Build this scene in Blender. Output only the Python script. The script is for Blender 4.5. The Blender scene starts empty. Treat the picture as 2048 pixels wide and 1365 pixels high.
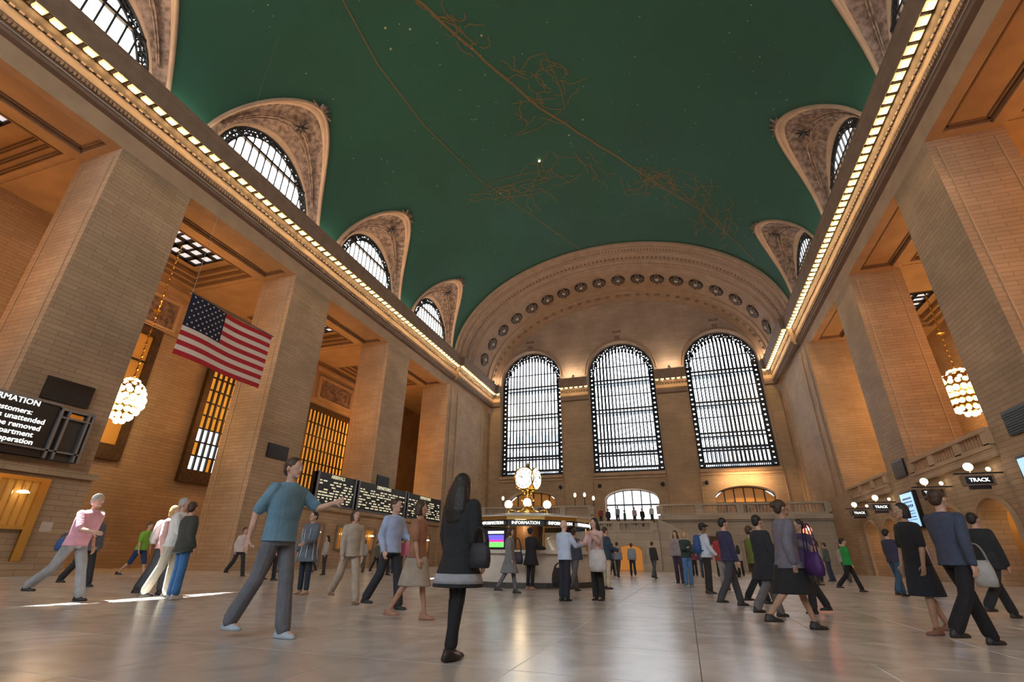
import bpy, math, random
from mathutils import Vector, Matrix
random.seed(7)
PI = math.pi
sc = bpy.context.scene
col = sc.collection

# ------------------------------------------------------------------ camera
YAW, PIT, ROLL, FPX, CAMH = .3275, .4275, .0140, 953., .85
fw = Vector((-math.sin(YAW)*math.cos(PIT), math.cos(YAW)*math.cos(PIT), math.sin(PIT)))
rt = Vector((math.cos(YAW), math.sin(YAW), 0)); up = rt.cross(fw)
r2 = math.cos(ROLL)*rt + math.sin(ROLL)*up; u2 = -math.sin(ROLL)*rt + math.cos(ROLL)*up
cam = bpy.data.objects.new('camera', bpy.data.cameras.new('camera')); col.objects.link(cam)
M = Matrix((( r2.x, u2.x, -fw.x, 0), (r2.y, u2.y, -fw.y, 0), (r2.z, u2.z, -fw.z, CAMH), (0, 0, 0, 1)))
cam.matrix_world = M
cam.data.sensor_width = 36; cam.data.lens = FPX*36/2048; cam.data.clip_start = .05; cam.data.clip_end = 500
sc.camera = cam
# ------------------------------------------------------------------ world, sun, large lights, exposure
w = bpy.data.worlds.new('sky'); sc.world = w; w.use_nodes = True
bg = w.node_tree.nodes['Background']; bg.inputs[0].default_value = (.90, .94, 1, 1); bg.inputs[1].default_value = 7.0
def lamp(name, typ, loc, energy, color, size=None, rot=(0, 0, 0), size_y=None, spread=None):
    l = bpy.data.lights.new(name, typ); l.energy = energy; l.color = color
    if typ == 'AREA':
        l.size = size
        if size_y: l.shape = 'RECTANGLE'; l.size_y = size_y
        if spread: l.spread = spread
    elif typ == 'POINT' and size: l.shadow_soft_size = size
    o = bpy.data.objects.new(name, l); o.location = loc; o.rotation_euler = rot; col.objects.link(o); return o
sun = lamp('sun', 'SUN', (-60, 10, 90), 90, (1, .95, .86), rot=(math.radians(4), math.radians(-27.2), 0)); sun.data.angle = math.radians(.53)
def portal(x, y, z, sx, sy, rot):
    o = lamp('window_portal', 'AREA', (x, y, z), 1, (1, 1, 1), sx, rot, sy); o.data.cycles.is_portal = True
XL, XR, XC, AX, ZS, ZC = -23.7, 12.9, -5.4, 18.3, 22.7, 35.0
BZ = ZC-ZS
for x in (-17.6, -5.35, 6.9):
    portal(x, 61.9, 19, 8.6, 17.6, (-PI/2, 0, 0))
    portal(x, -25.5, 19, 8.6, 17.6, (PI/2, 0, 0))
# unseen fill lamps added on top of the cornice, washing the painted vault
WARM = (1, .62, .30)
lamp('cove_fill', 'AREA', (XL+.55, 12, 22.95), 600, (1, .90, .74), 68, (0, math.radians(-150), PI), .4).rotation_euler = (0, math.radians(150), 0)
bpy.data.objects['cove_fill'].data.shape = 'RECTANGLE'
bpy.data.objects['cove_fill'].data.size = .5; bpy.data.objects['cove_fill'].data.size_y = 70
o = lamp('cove_fill', 'AREA', (XR-.55, 12, 22.95), 600, (1, .90, .74), .5, (0, math.radians(-150), 0), 70)
for x in (-22.6, -11.5, .8, 11.9):
    lamp('arch_fill', 'AREA', (x, 58.95, 22.95), 120, (1, .76, .52), 2.4, (math.radians(168), 0, 0), .3)  # unseen lamps added to brighten the tympanum and end wall
sc.view_settings.view_transform = 'Standard'; sc.view_settings.look = 'None'
sc.view_settings.exposure = .15; sc.view_settings.gamma = 1; sc.view_settings.use_curve_mapping = False
cy = sc.cycles
cy.use_denoising = True; cy.max_bounces = 7; cy.diffuse_bounces = 4; cy.glossy_bounces = 3; cy.transmission_bounces = 3
cy.transparent_max_bounces = 10; cy.caustics_reflective = False; cy.caustics_refractive = False
cy.sample_clamp_indirect = 6; cy.use_light_tree = True

# ------------------------------------------------------------------ materials
def mat(name, rgb=(.5, .5, .5), rough=.6, metal=0, emit=None, spec=.5):
    m = bpy.data.materials.new(name); m.use_nodes = True
    b = m.node_tree.nodes['Principled BSDF']
    b.inputs['Base Color'].default_value = (*rgb, 1); b.inputs['Roughness'].default_value = rough
    b.inputs['Metallic'].default_value = metal; b.inputs['Specular IOR Level'].default_value = spec
    if emit:
        b.inputs['Emission Color'].default_value = (*emit[0], 1); b.inputs['Emission Strength'].default_value = emit[1]
    return m
def nd(m, t, **k):
    n = m.node_tree.nodes.new(t)
    for a, v in k.items():
        if a.startswith('i_'): n.inputs[a[2:].replace('_', ' ')].default_value = v
        else: setattr(n, a, v)
    return n
def lk(m, a, b): m.node_tree.links.new(a, b)
def noisy(name, c1, c2, scale, rough=.6, bump=0, bscale=None, metal=0, detail=5):
    m = mat(name, c1, rough, metal); b = m.node_tree.nodes['Principled BSDF']
    tc = nd(m, 'ShaderNodeTexCoord')
    n = nd(m, 'ShaderNodeTexNoise', i_Scale=scale, i_Detail=detail); lk(m, tc.outputs['Object'], n.inputs['Vector'])
    r = nd(m, 'ShaderNodeValToRGB'); r.color_ramp.elements[0].position = .35; r.color_ramp.elements[1].position = .65
    r.color_ramp.elements[0].color = (*c1, 1); r.color_ramp.elements[1].color = (*c2, 1)
    lk(m, n.outputs['Fac'], r.inputs[0]); lk(m, r.outputs[0], b.inputs['Base Color'])
    if bump:
        n2 = nd(m, 'ShaderNodeTexNoise', i_Scale=bscale or scale*3, i_Detail=4); lk(m, tc.outputs['Object'], n2.inputs['Vector'])
        bp = nd(m, 'ShaderNodeBump', i_Strength=bump, i_Distance=.05); lk(m, n2.outputs['Fac'], bp.inputs['Height'])
        lk(m, bp.outputs[0], b.inputs['Normal'])
    return m
def stone(name, c1, c2, mortar, bw=.95, rh=.28):
    m = mat(name, c1, .75); b = m.node_tree.nodes['Principled BSDF']
    uv = nd(m, 'ShaderNodeUVMap')
    br = nd(m, 'ShaderNodeTexBrick', offset=.5)
    br.inputs['Scale'].default_value = 1; br.inputs['Brick Width'].default_value = bw; br.inputs['Row Height'].default_value = rh
    br.inputs['Mortar Size'].default_value = .011; br.inputs['Mortar Smooth'].default_value = .3; br.inputs['Bias'].default_value = 0
    br.inputs['Color1'].default_value = (*c1, 1); br.inputs['Color2'].default_value = (*c2, 1); br.inputs['Mortar'].default_value = (*mortar, 1)
    lk(m, uv.outputs[0], br.inputs['Vector'])
    n = nd(m, 'ShaderNodeTexNoise', i_Scale=.35, i_Detail=4); lk(m, uv.outputs[0], n.inputs['Vector'])
    mp = nd(m, 'ShaderNodeMapRange'); mp.inputs[1].default_value = .3; mp.inputs[2].default_value = .7; mp.inputs[3].default_value = .8; mp.inputs[4].default_value = 1.12
    lk(m, n.outputs['Fac'], mp.inputs[0])
    mx = nd(m, 'ShaderNodeMix', data_type='RGBA', blend_type='MULTIPLY'); mx.inputs[0].default_value = 1
    lk(m, br.outputs['Color'], mx.inputs[6]); lk(m, mp.outputs[0], mx.inputs[7]); lk(m, mx.outputs[2], b.inputs['Base Color'])
    bp = nd(m, 'ShaderNodeBump', i_Strength=.6, i_Distance=.03, invert=True); lk(m, br.outputs['Fac'], bp.inputs['Height']); lk(m, bp.outputs[0], b.inputs['Normal'])
    return m
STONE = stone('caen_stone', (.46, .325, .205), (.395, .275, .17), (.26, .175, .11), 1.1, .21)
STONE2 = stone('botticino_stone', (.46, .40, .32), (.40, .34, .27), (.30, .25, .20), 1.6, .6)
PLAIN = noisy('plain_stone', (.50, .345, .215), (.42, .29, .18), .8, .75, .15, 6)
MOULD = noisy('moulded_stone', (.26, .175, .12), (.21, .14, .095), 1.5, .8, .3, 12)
ORN = noisy('ornament_relief', (.30, .205, .155), (.10, .062, .045), 3.2, .8, 1.0, 7, detail=8)
ARCH = noisy('arch_plaster', (.42, .28, .185), (.35, .235, .155), 1.2, .8, .2, 8)
WALLUP = stone('tympanum_stone', (.44, .325, .24), (.39, .285, .21), (.33, .24, .175), 1.4, .55)
GILT = noisy('gilt_plaster', (.85, .58, .22), (.60, .36, .12), 6, .45, .3, 20, .3)
DARKM = noisy('shaded_mould', (.045, .028, .018), (.032, .02, .013), 3, .8, .3, 12)  # shade under the cornice put into a darker brown
BRONZE = mat('dark_bronze', (.035, .03, .028), .45, .6)
IRON = mat('window_iron', (.02, .022, .026), .5, .3)
STEEL = mat('grey_steel', (.22, .23, .25), .4, .7)
BRASS = mat('polished_brass', (.75, .48, .14), .22, 1)
MARBLE = noisy('counter_marble', (.66, .60, .52), (.52, .46, .40), 1.6, .25, .05)
BLACK = mat('black_panel', (.008, .008, .01), .4)
DKGREY = mat('dark_frame', (.06, .058, .055), .5, .3)
BULB = mat('lamp_glass', (1, .9, .7), .3, emit=((1, .66, .30), 260))
COFFERL = mat('gilt_coffer_glow', (.95, .70, .34), .5, emit=((1, .66, .27), 1.35))  # bulb light falling on the gilt coffer, put in as emission
GLOBE = mat('opal_globe', (1, .95, .85), .3, emit=((1, .84, .55), 5))
CHANDL = mat('chandelier_bulb', (1, .9, .7), .3, emit=((1, .74, .38), 9))
DIAL = mat('opal_dial', (1, .97, .85), .3, emit=((1, .93, .68), 1.6))
SIGNW = mat('lit_white_sign', (1, 1, 1), .5, emit=((1, .97, .88), 2.2))
SIGNY = mat('lit_flap_letters', (.9, .9, .7), .5, emit=((1, .90, .60), .55))
AMBER = mat('amber_pane', (.8, .42, .08), .4, emit=((1, .38, .04), .55))
AMBERD = mat('dim_amber_pane', (.5, .25, .05), .4, emit=((1, .34, .05), .11))
AMBER2 = mat('amber_lit_wall', (.8, .42, .08), .6)
SKYL = mat('skylight_pane', (.8, .85, .9), .4, emit=((.78, .88, 1), .6))
SKYW = mat('daylit_pane', (.8, .85, .9), .4, emit=((.85, .92, 1), 1.6))
FLAGM = {'red': mat('flag_red', (.42, .012, .02), .8), 'white': mat('flag_white', (.72, .62, .55), .8), 'navy': mat('flag_blue', (.006, .009, .032), .8)}
GOLDP = mat('gold_paint', (.15, .11, .04), .7)
STARP = mat('star_gilt', (.42, .42, .20), .5)
def glass():
    m = bpy.data.materials.new('window_glass'); m.use_nodes = True; nt = m.node_tree; nt.nodes.clear()
    t = nt.nodes.new('ShaderNodeBsdfTransparent'); t.inputs[0].default_value = (.93, .95, .96, 1)
    g = nt.nodes.new('ShaderNodeBsdfGlossy'); g.inputs['Roughness'].default_value = .1
    x = nt.nodes.new('ShaderNodeMixShader'); x.inputs[0].default_value = .05; o = nt.nodes.new('ShaderNodeOutputMaterial')
    nt.links.new(t.outputs[0], x.inputs[1]); nt.links.new(g.outputs[0], x.inputs[2]); nt.links.new(x.outputs[0], o.inputs[0]); return m
GLASS = glass()
def floor_mat():
    m = mat('tennessee_marble', (.42, .36, .31), .2); b = m.node_tree.nodes['Principled BSDF']
    b.inputs['Specular IOR Level'].default_value = 1.0; b.inputs['IOR'].default_value = 1.6
    g = nd(m, 'ShaderNodeNewGeometry'); oi = nd(m, 'ShaderNodeObjectInfo')
    a = nd(m, 'ShaderNodeMath', operation='ADD'); lk(m, g.outputs['Random Per Island'], a.inputs[0]); lk(m, oi.outputs['Random'], a.inputs[1])
    f = nd(m, 'ShaderNodeMath', operation='FRACT'); lk(m, a.outputs[0], f.inputs[0])
    r = nd(m, 'ShaderNodeValToRGB'); r.color_ramp.elements[0].color = (.48, .44, .42, 1); r.color_ramp.elements[1].color = (.57, .53, .505, 1)
    lk(m, f.outputs[0], r.inputs[0])
    n = nd(m, 'ShaderNodeTexNoise', i_Scale=1.3, i_Detail=7, i_Distortion=1.5); lk(m, g.outputs['Position'], n.inputs['Vector'])
    mp = nd(m, 'ShaderNodeMapRange'); mp.inputs[1].default_value = .3; mp.inputs[2].default_value = .7; mp.inputs[3].default_value = .84; mp.inputs[4].default_value = 1.1
    lk(m, n.outputs['Fac'], mp.inputs[0])
    mx = nd(m, 'ShaderNodeMix', data_type='RGBA', blend_type='MULTIPLY'); mx.inputs[0].default_value = 1
    lk(m, r.outputs[0], mx.inputs[6]); lk(m, mp.outputs[0], mx.inputs[7]); lk(m, mx.outputs[2], b.inputs['Base Color'])
    rr = nd(m, 'ShaderNodeMapRange'); rr.inputs[3].default_value = .14; rr.inputs[4].default_value = .32; lk(m, n.outputs['Fac'], rr.inputs[0]); lk(m, rr.outputs[0], b.inputs['Roughness'])
    return m
FLOOR = floor_mat()
GREEN = noisy('zodiac_green', (.020, .098, .062), (.018, .082, .050), .10, .7, 0)
CLOTH = {}
def cloth(rgb, rough=.85):
    k = tuple(round(c, 3) for c in rgb)
    if k not in CLOTH:
        CLOTH[k] = noisy('cloth', rgb, tuple(c*.78 for c in rgb), 7, rough, .25, 30)
    return CLOTH[k]

_me = {}
def mat_cache_early(n, c):
    if n not in _me: _me[n] = mat(n, c, .5)
    return _me[n]
# ------------------------------------------------------------------ mesh helpers
class MB:
    def __init__(s): s.v = []; s.f = []
    def add(s, vs, fs):
        b = len(s.v); s.v += [tuple(p) for p in vs]; s.f += [tuple(b+i for i in f) for f in fs]; return s
    def box(s, x0, x1, y0, y1, z0, z1):
        return s.add([(x0, y0, z0), (x1, y0, z0), (x1, y1, z0), (x0, y1, z0), (x0, y0, z1), (x1, y0, z1), (x1, y1, z1), (x0, y1, z1)],
                     [(0, 3, 2, 1), (4, 5, 6, 7), (0, 1, 5, 4), (1, 2, 6, 5), (2, 3, 7, 6), (3, 0, 4, 7)])
    def quad(s, a, b, c, d): return s.add([a, b, c, d], [(0, 1, 2, 3)])
    def grid(s, rows, close=False):
        n = len(rows[0]); vs = [p for r in rows for p in r]; fs = []
        for i in range(len(rows)-1):
            for j in range(n if close else n-1):
                k = (j+1) % n; fs.append((i*n+j, i*n+k, (i+1)*n+k, (i+1)*n+j))
        return s.add(vs, fs)
    def lathe(s, prof, c=(0, 0, 0), n=16):
        rows = [[(c[0]+r*math.cos(2*PI*k/n), c[1]+r*math.sin(2*PI*k/n), c[2]+z) for k in range(n)] for r, z in prof]
        return s.grid(rows, True)
    def sphere(s, c, r, n=10, m=6):
        R = r if isinstance(r, tuple) else (r, r, r)
        rows = [[(c[0]+R[0]*math.sin(PI*i/m)*math.cos(2*PI*k/n), c[1]+R[1]*math.sin(PI*i/m)*math.sin(2*PI*k/n), c[2]-R[2]*math.cos(PI*i/m)) for k in range(n)] for i in range(m+1)]
        return s.grid(rows, True)
    def tube(s, pts, r, n=6, caps=True):
        pts = [Vector(p) for p in pts]; rows = []; ref = Vector((.123, .456, .88))
        for i, p in enumerate(pts):
            d = (pts[min(i+1, len(pts)-1)]-pts[max(i-1, 0)]).normalized()
            if abs(d.dot(ref)) > .95: ref = Vector((1, 0, 0))
            a = d.cross(ref).normalized(); b = d.cross(a); rr = r[i] if isinstance(r, (list, tuple)) else r
            rows.append([p+a*rr*math.cos(2*PI*k/n)+b*rr*math.sin(2*PI*k/n) for k in range(n)])
        base = len(s.v); s.grid(rows, True)
        if caps:
            s.f.append(tuple(base+k for k in range(n))[::-1]); s.f.append(tuple(base+(len(pts)-1)*n+k for k in range(n)))
        return s
    def cap(s, p0, r0, p1, r1, n=10):   # tapered capsule
        p0 = Vector(p0); p1 = Vector(p1); d = p1-p0; L = d.length
        d = d.normalized() if L > 1e-6 else Vector((0, 0, 1)); a = d.orthogonal().normalized(); b = d.cross(a); rows = []
        for t in (0.02, .5, .87): rows.append((p0-d*r0*math.cos(t*PI/2), r0*math.sin(t*PI/2)))
        rows += [(p0, r0), (p0.lerp(p1, .5), (r0+r1)/2), (p1, r1)]
        for t in (.87, .5, .02): rows.append((p1+d*r1*math.cos(t*PI/2), r1*math.sin(t*PI/2)))
        return s.loft([(c, r, r) for c, r in rows], a, b, n)
    def loft(s, secs, a=Vector((1, 0, 0)), b=Vector((0, 1, 0)), n=16):
        rows = [[Vector(c)+a*rx*math.cos(2*PI*k/n)+b*ry*math.sin(2*PI*k/n) for k in range(n)] for c, rx, ry in secs]
        base = len(s.v); s.grid(rows, True)
        s.f.append(tuple(base+k for k in range(n))[::-1]); s.f.append(tuple(base+(len(rows)-1)*n+k for k in range(n)))
        return s
    def mesh(s, name, m, uv=True, smooth=False):
        me = bpy.data.meshes.new(name); me.from_pydata(s.v, [], s.f); me.materials.append(m)
        if uv:
            ul = me.uv_layers.new(name='UVMap'); d = [0.]*(len(me.loops)*2); V = s.v
            for p in me.polygons:
                n = p.normal; ax = max(range(3), key=lambda i: abs(n[i]))
                for li in p.loop_indices:
                    c = V[me.loops[li].vertex_index]
                    d[2*li], d[2*li+1] = ((c[1], c[2]), (c[0], c[2]), (c[0], c[1]))[ax]
            ul.data.foreach_set('uv', d)
        if smooth: me.polygons.foreach_set('use_smooth', [True]*len(me.polygons))
        return me
    def build(s, name, m, parent=None, uv=True, smooth=False, kind=None):
        o = bpy.data.objects.new(name, s.mesh(name, m, uv, smooth)); col.objects.link(o)
        if parent: o.parent = parent
        if kind: o['kind'] = kind
        return o
def inst(me, name, parent, loc, rot=(0, 0, 0), scale=None):
    o = bpy.data.objects.new(name, me); col.objects.link(o); o.location = loc; o.rotation_euler = rot
    if scale: o.scale = scale
    if parent: o.parent = parent
    return o
def tag(o, label, cat, group=None):
    o['label'] = label; o['category'] = cat
    if group: o['group'] = group
    return o
def thing(name, label, cat, loc=(0, 0, 0), rz=0, group=None):
    o = bpy.data.objects.new(name, None); col.objects.link(o); o.location = loc; o.rotation_euler = (0, 0, rz)
    return tag(o, label, cat, group)
def struct(name, mb, m, label=None, smooth=False):
    o = mb.build(name, m, smooth=smooth); o['kind'] = 'structure'
    if label: o['label'] = label
    return o
TXT = {}
def text(name, s, size, m, parent, loc, rot, align='CENTER', ext=.01):
    c = bpy.data.curves.new(name, 'FONT'); c.body = s; c.size = size; c.extrude = ext; c.align_x = align; c.align_y = 'CENTER'; c.materials.append(m)
    c.resolution_u = 2; key = (s, size, m.name, align)
    if key not in TXT:
        tmp = bpy.data.objects.new('tmp', c); col.objects.link(tmp); dg = bpy.context.evaluated_depsgraph_get(); dg.update()
        TXT[key] = bpy.data.meshes.new_from_object(tmp.evaluated_get(dg)); bpy.data.objects.remove(tmp)
    o = bpy.data.objects.new(name, TXT[key]); col.objects.link(o); o.location = loc; o.rotation_euler = rot; o.parent = parent; return o
ROT_L = (PI/2, 0, PI/2)     # text on a left wall facing +X
ROT_R = (PI/2, 0, -PI/2)    # facing -X
ROT_E = (PI/2, 0, 0)        # facing -Y

# ------------------------------------------------------------------ floor
def build_floor():
    base = struct('floor', MB().box(-34, 24, -26, 64, -.4, -.02), mat('floor_bed', (.16, .13, .11), .6), 'polished pinkish marble hall floor of large square tiles')
    T = 1.5; cells = []
    for i in range(-23, 16):
        for j in range(-17, 42):
            cells.append(((i+.5)*T, (j+.5)*T))
    def vis(c):
        d = Vector((c[0], c[1], -CAMH)); z = d.dot(fw)
        if z < .3: return False
        x = d.dot(r2)/z*FPX; y = -d.dot(u2)/z*FPX
        return abs(x) < 1150 and y < 760
    near = sorted([c for c in cells if vis(c)], key=lambda c: math.hypot(*c))[:300]; ns = set(near)
    g = .003; h = T/2-g
    def tile(cx, cy, mb):
        z = 0.0; bz = -.018; e = .003
        lo = [(cx-h, cy-h, bz), (cx+h, cy-h, bz), (cx+h, cy+h, bz), (cx-h, cy+h, bz)]
        mi = [(cx-h, cy-h, -e), (cx+h, cy-h, -e), (cx+h, cy+h, -e), (cx-h, cy+h, -e)]
        hi = [(cx-h+e, cy-h+e, z), (cx+h-e, cy-h+e, z), (cx+h-e, cy+h-e, z), (cx-h+e, cy+h-e, z)]
        mb.grid([lo, mi, hi], True); b = len(mb.v); mb.f.append((b-4, b-3, b-2, b-1)); mb.f.append((b-12, b-9, b-10, b-11))
    m1 = MB(); tile(0, 0, m1); me = m1.mesh('floor_tile', FLOOR)
    for c in near: inst(me, 'floor_tile', base, (c[0], c[1], 0))
    mb = MB()
    for c in cells:
        if c not in ns: tile(c[0], c[1], mb)
    mb.build('floor_tile_field', FLOOR, base, kind='stuff')
build_floor()

# ------------------------------------------------------------------ side walls: piers, lintel, aisles
LP = [(-14.2, -10.6), (-2.05, 1.65), (10.3, 14.0), (22.3, 26.0), (34.45, 38.2)]; LEND = 46.65
RP = [(-15.0, -11.4), (-2.8, .9), (9.4, 13.1), (21.65, 25.4), (33.8, 37.4)]; REND = 45.6
def side(sg, face, piers, yend):
    """sg=-1 left, +1 right; face = x of the pier fronts"""
    nm = 'left' if sg < 0 else 'right'
    X = lambda d: face+sg*d                    # d metres behind the pier face
    bx = lambda mb, d0, d1, y0, y1, z0, z1: mb.box(min(X(d0), X(d1)), max(X(d0), X(d1)), y0, y1, z0, z1)
    back = MB()
    bx(back, 9.3, 9.9, -24, 60.8, 0, 24)
    wl = struct('wall_'+nm, back, STONE, 'tall warm stone back wall of the %s aisle' % nm)
    for a, b in piers:
        p = MB(); bx(p, 0, 3, a, b, 0, 18.85)
        bx(p, -.05, .5, a-.04, b+.04, 0, .45)
        o = p.build('pier', STONE, wl)
        # shallow sunk panel frame on the side facing the camera
        q = MB(); bx(q, .35, .42, a-.03, a, .5, 18.4); bx(q, 2.5, 2.57, a-.03, a, .5, 18.4); q.build('pier_fillet', PLAIN, o)
    p = MB(); bx(p, -.3, 3, yend, 60.8, 0, 18.95); p.build('corner_pier', STONE, wl)
    f = MB()
    for y in (yend+.9, yend+2.6, 56.8, 58.6): bx(f, -.40, -.30, y, y+.16, 5.9, 18.95)
    f.build('corner_pier_fillet', PLAIN, wl)
    # lintel beam over the openings with recessed soffit panels
    b = MB(); bx(b, 0, 3, -24, 60.8, 19.1, 23.2)
    bx(b, 0, .55, -24, 60.8, 18.85, 19.1); bx(b, 2.45, 3, -24, 60.8, 18.85, 19.1)
    for a, c in piers: bx(b, .55, 2.45, a-.35, c+.35, 18.85, 19.1)
    bx(b, .55, 2.45, yend-.35, 60.8, 18.85, 19.1)
    b.build('lintel', PLAIN, wl)
    q = MB()                                        # moulding round each soffit panel
    ed = [-24]+[v for ab in piers for v in ab]+[yend]
    for i in range(0, len(ed), 2):
        y0, y1 = ed[i]+.35, ed[i+1]-.35
        for k, (ins, dz) in enumerate(((0, .0), (.16, .07))):
            bx(q, .55+ins, .63+ins, y0+ins, y1-ins, 18.95+dz, 19.1); bx(q, 2.37-ins, 2.45-ins, y0+ins, y1-ins, 18.95+dz, 19.1)
            bx(q, .55+ins, 2.45-ins, y0+ins, y0+.08+ins, 18.95+dz, 19.1); bx(q, .55+ins, 2.45-ins, y1-.08-ins, y1-ins, 18.95+dz, 19.1)
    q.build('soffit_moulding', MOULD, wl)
    # aisle ceiling: cross beams at the piers, stepped coffers with a skylight in each bay
    c = MB(); bx(c, 3, 9.4, -24, 60.8, 19.75, 20.2)
    cb = [(-24, piers[0][0]-8.6)]+[(a-.2, b_+.2) for a, b_ in piers]+[(yend-.2, 60.8)]
    for a, b_ in cb:
        if b_ > a:
            bx(c, 3, 9.4, a, b_, 18.9, 19.8)
    bays = []
    for i in range(len(piers)):
        y0 = piers[i][1]+.2; y1 = (piers[i+1][0] if i+1 < len(piers) else yend)-.2; bays.append((y0, y1))
    for y0, y1 in bays:
        for k in range(3):
            d = .36*k; z = 18.95+.22*k
            bx(c, 3+d, 3.37+d, y0+d, y1-d, z, 19.8); bx(c, 8.93-d, 9.3-d, y0+d, y1-d, z, 19.8)
            bx(c, 3+d+.004, 9.3-d-.004, y0+d+.004, y0+.374+d, z+.006, 19.79); bx(c, 3+d+.004, 9.3-d-.004, y1-.374-d, y1-d-.004, z+.006, 19.79)
    c.build('coffered_ceiling', PLAIN, wl)
    q = MB()
    for y0, y1 in bays:
        for k in range(3):
            d = .36*k+.36; z = 18.95+.22*k
            for e in (0, .12):
                bx(q, 3+d+e, 3.06+d+e, y0+d, y1-d, z+.02, z+.08+e); bx(q, 9.3-d-.06-e, 9.3-d-e, y0+d, y1-d, z+.02, z+.08+e)
                bx(q, 3+d, 9.3-d, y0+d+e, y0+d+.06+e, z+.02, z+.08+e); bx(q, 3+d, 9.3-d, y1-d-.06-e, y1-d-e, z+.02, z+.08+e)
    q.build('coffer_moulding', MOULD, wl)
    for y0, y1 in bays[1:]:
        ym = (y0+y1)/2
        fr = MB(); x0, x1 = sorted((X(4.15), X(7.15)))
        for t in range(4):
            x = x0+(x1-x0)*t/3; fr.box(x-.14, x+.14, ym-1.9, ym+1.9, 19.55, 19.72)
        for t in range(6):
            y = ym-1.9+3.8*t/5; wd = .14 if t % 2 == 0 else .07; fr.box(x0-.14, x1+.14, y-wd, y+wd, 19.55, 19.72)
        fo = fr.build('skylight_frame', IRON, wl)
        for t in range(3):
            for u in range(5):
                xa = x0+(x1-x0)*t/3; ya = ym-1.9+3.8*u/5
                MB().box(xa+.1, xa+(x1-x0)/3-.1, ya+.05, ya+.71, 19.66, 19.7).build('skylight_pane', SKYL, fo)
    return wl, X, bx
WLft, XLd, bxL = side(-1, XL, LP, LEND)
WRgt, XRd, bxR = side(1, XR, RP, REND)

# ------------------------------------------------------------------ cornice with its lamps
PROF = [(0, 19.8), (.28, 19.85), (.30, 20.0), (.36, 20.02), (.36, 20.08), (.40, 20.1), (.42, 20.38), (.44, 20.42), (.44, 20.92), (.49, 20.98), (.52, 21.2), (.54, 21.62),
        (1.06, 21.62), (1.06, 21.46), (1.10, 21.46), (1.11, 21.75), (1.14, 22.1), (1.15, 22.4), (1.18, 22.48), (1.18, 22.70), (0, 22.78)]
def cornice(name, P0, P1, n, label, mb_end=True):
    """extrude the profile from P0 to P1 (x,y), n = unit vector out of the wall; several meshes by finish"""
    root = None
    def strip(i0, i1):
        mb = MB(); rows = [[(P[0]+n[0]*p, P[1]+n[1]*p, z) for p, z in PROF[i0:i1+1]] for P in (P0, P1)]
        mb.grid(rows)
        return mb
    full = strip(0, len(PROF)-1)
    for P in (P0, P1):
        full.add([(P[0]+n[0]*p, P[1]+n[1]*p, z) for p, z in PROF], [tuple(range(len(PROF)))])
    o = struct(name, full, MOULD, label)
    d = Vector((P1[0]-P0[0], P1[1]-P0[1], 0)); L = d.length; d.normalize()
    i0 = PROF.index((.44, 20.92)); i1 = PROF.index((1.06, 21.62))
    dk_ = MB(); dk_.grid([[(P[0]+n[0]*(p+.004), P[1]+n[1]*(p+.004), z-.004) for p, z in PROF[i0:i1+1]] for P in (P0, P1)]); dk_.build('shaded_bed_mould', DARKM, o)
    fz = MB()
    a = [(P[0]+n[0]*.455, P[1]+n[1]*.455) for P in (P0, P1)]
    fz.quad((*a[0], 20.44), (*a[1], 20.44), (*a[1], 20.9), (*a[0], 20.9)); fz.build('frieze_band', PLAIN, o)
    a = [(P[0]+n[0]*.375, P[1]+n[1]*.375) for P in (P0, P1)]
    f2 = MB(); f2.quad((*a[0], 20.02), (*a[1], 20.02), (*a[1], 20.07), (*a[0], 20.07)); f2.build('pale_fillet', MARBLE, o)
    # dentils and leaf edge: too fine to pick apart
    dm = MB(); k = 0
    ang = math.atan2(n[1], n[0])
    def ob(mb, s, p0, p1, hw, z0, z1):
        c = Vector((P0[0], P0[1], 0))+d*s
        pts = []
        for z in (z0, z1):
            for (ss, pp) in ((-hw, p0), (hw, p0), (hw, p1), (-hw, p1)):
                q = c+d*ss; pts.append((q.x+n[0]*pp, q.y+n[1]*pp, z))
        mb.add(pts, [(0, 3, 2, 1), (4, 5, 6, 7), (0, 1, 5, 4), (1, 2, 6, 5), (2, 3, 7, 6), (3, 0, 4, 7)])
    s = .1
    while s < L-.05:
        ob(dm, s, .40, .50, .05, 20.12, 20.34); s += .17
    s = .1
    while s < L-.05:
        ob(dm, s, .45, .53, .09, 20.90, 21.02); s += .33
    dm.build('dentil_course', MOULD, o, kind='stuff')
    return o, ob, L, d
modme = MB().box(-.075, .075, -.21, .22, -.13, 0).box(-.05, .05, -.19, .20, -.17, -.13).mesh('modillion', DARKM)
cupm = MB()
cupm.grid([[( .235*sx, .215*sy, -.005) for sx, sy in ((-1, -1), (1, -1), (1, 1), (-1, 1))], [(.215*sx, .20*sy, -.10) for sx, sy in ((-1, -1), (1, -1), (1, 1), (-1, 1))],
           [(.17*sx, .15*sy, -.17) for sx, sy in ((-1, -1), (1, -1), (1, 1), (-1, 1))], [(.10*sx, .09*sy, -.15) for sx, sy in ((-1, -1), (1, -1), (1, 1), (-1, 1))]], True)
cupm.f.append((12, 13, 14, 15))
cupme = cupm.mesh('glowing_coffer_cup', COFFERL)
bulbme = MB().sphere((0, 0, -.21), (.045, .045, .06), 8, 6).mesh('bulb', BULB, smooth=True)
stemme = MB().lathe([(.0, -.14), (.075, -.145), (.07, -.165), (.03, -.175)], n=10).mesh('socket', BRONZE)
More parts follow.
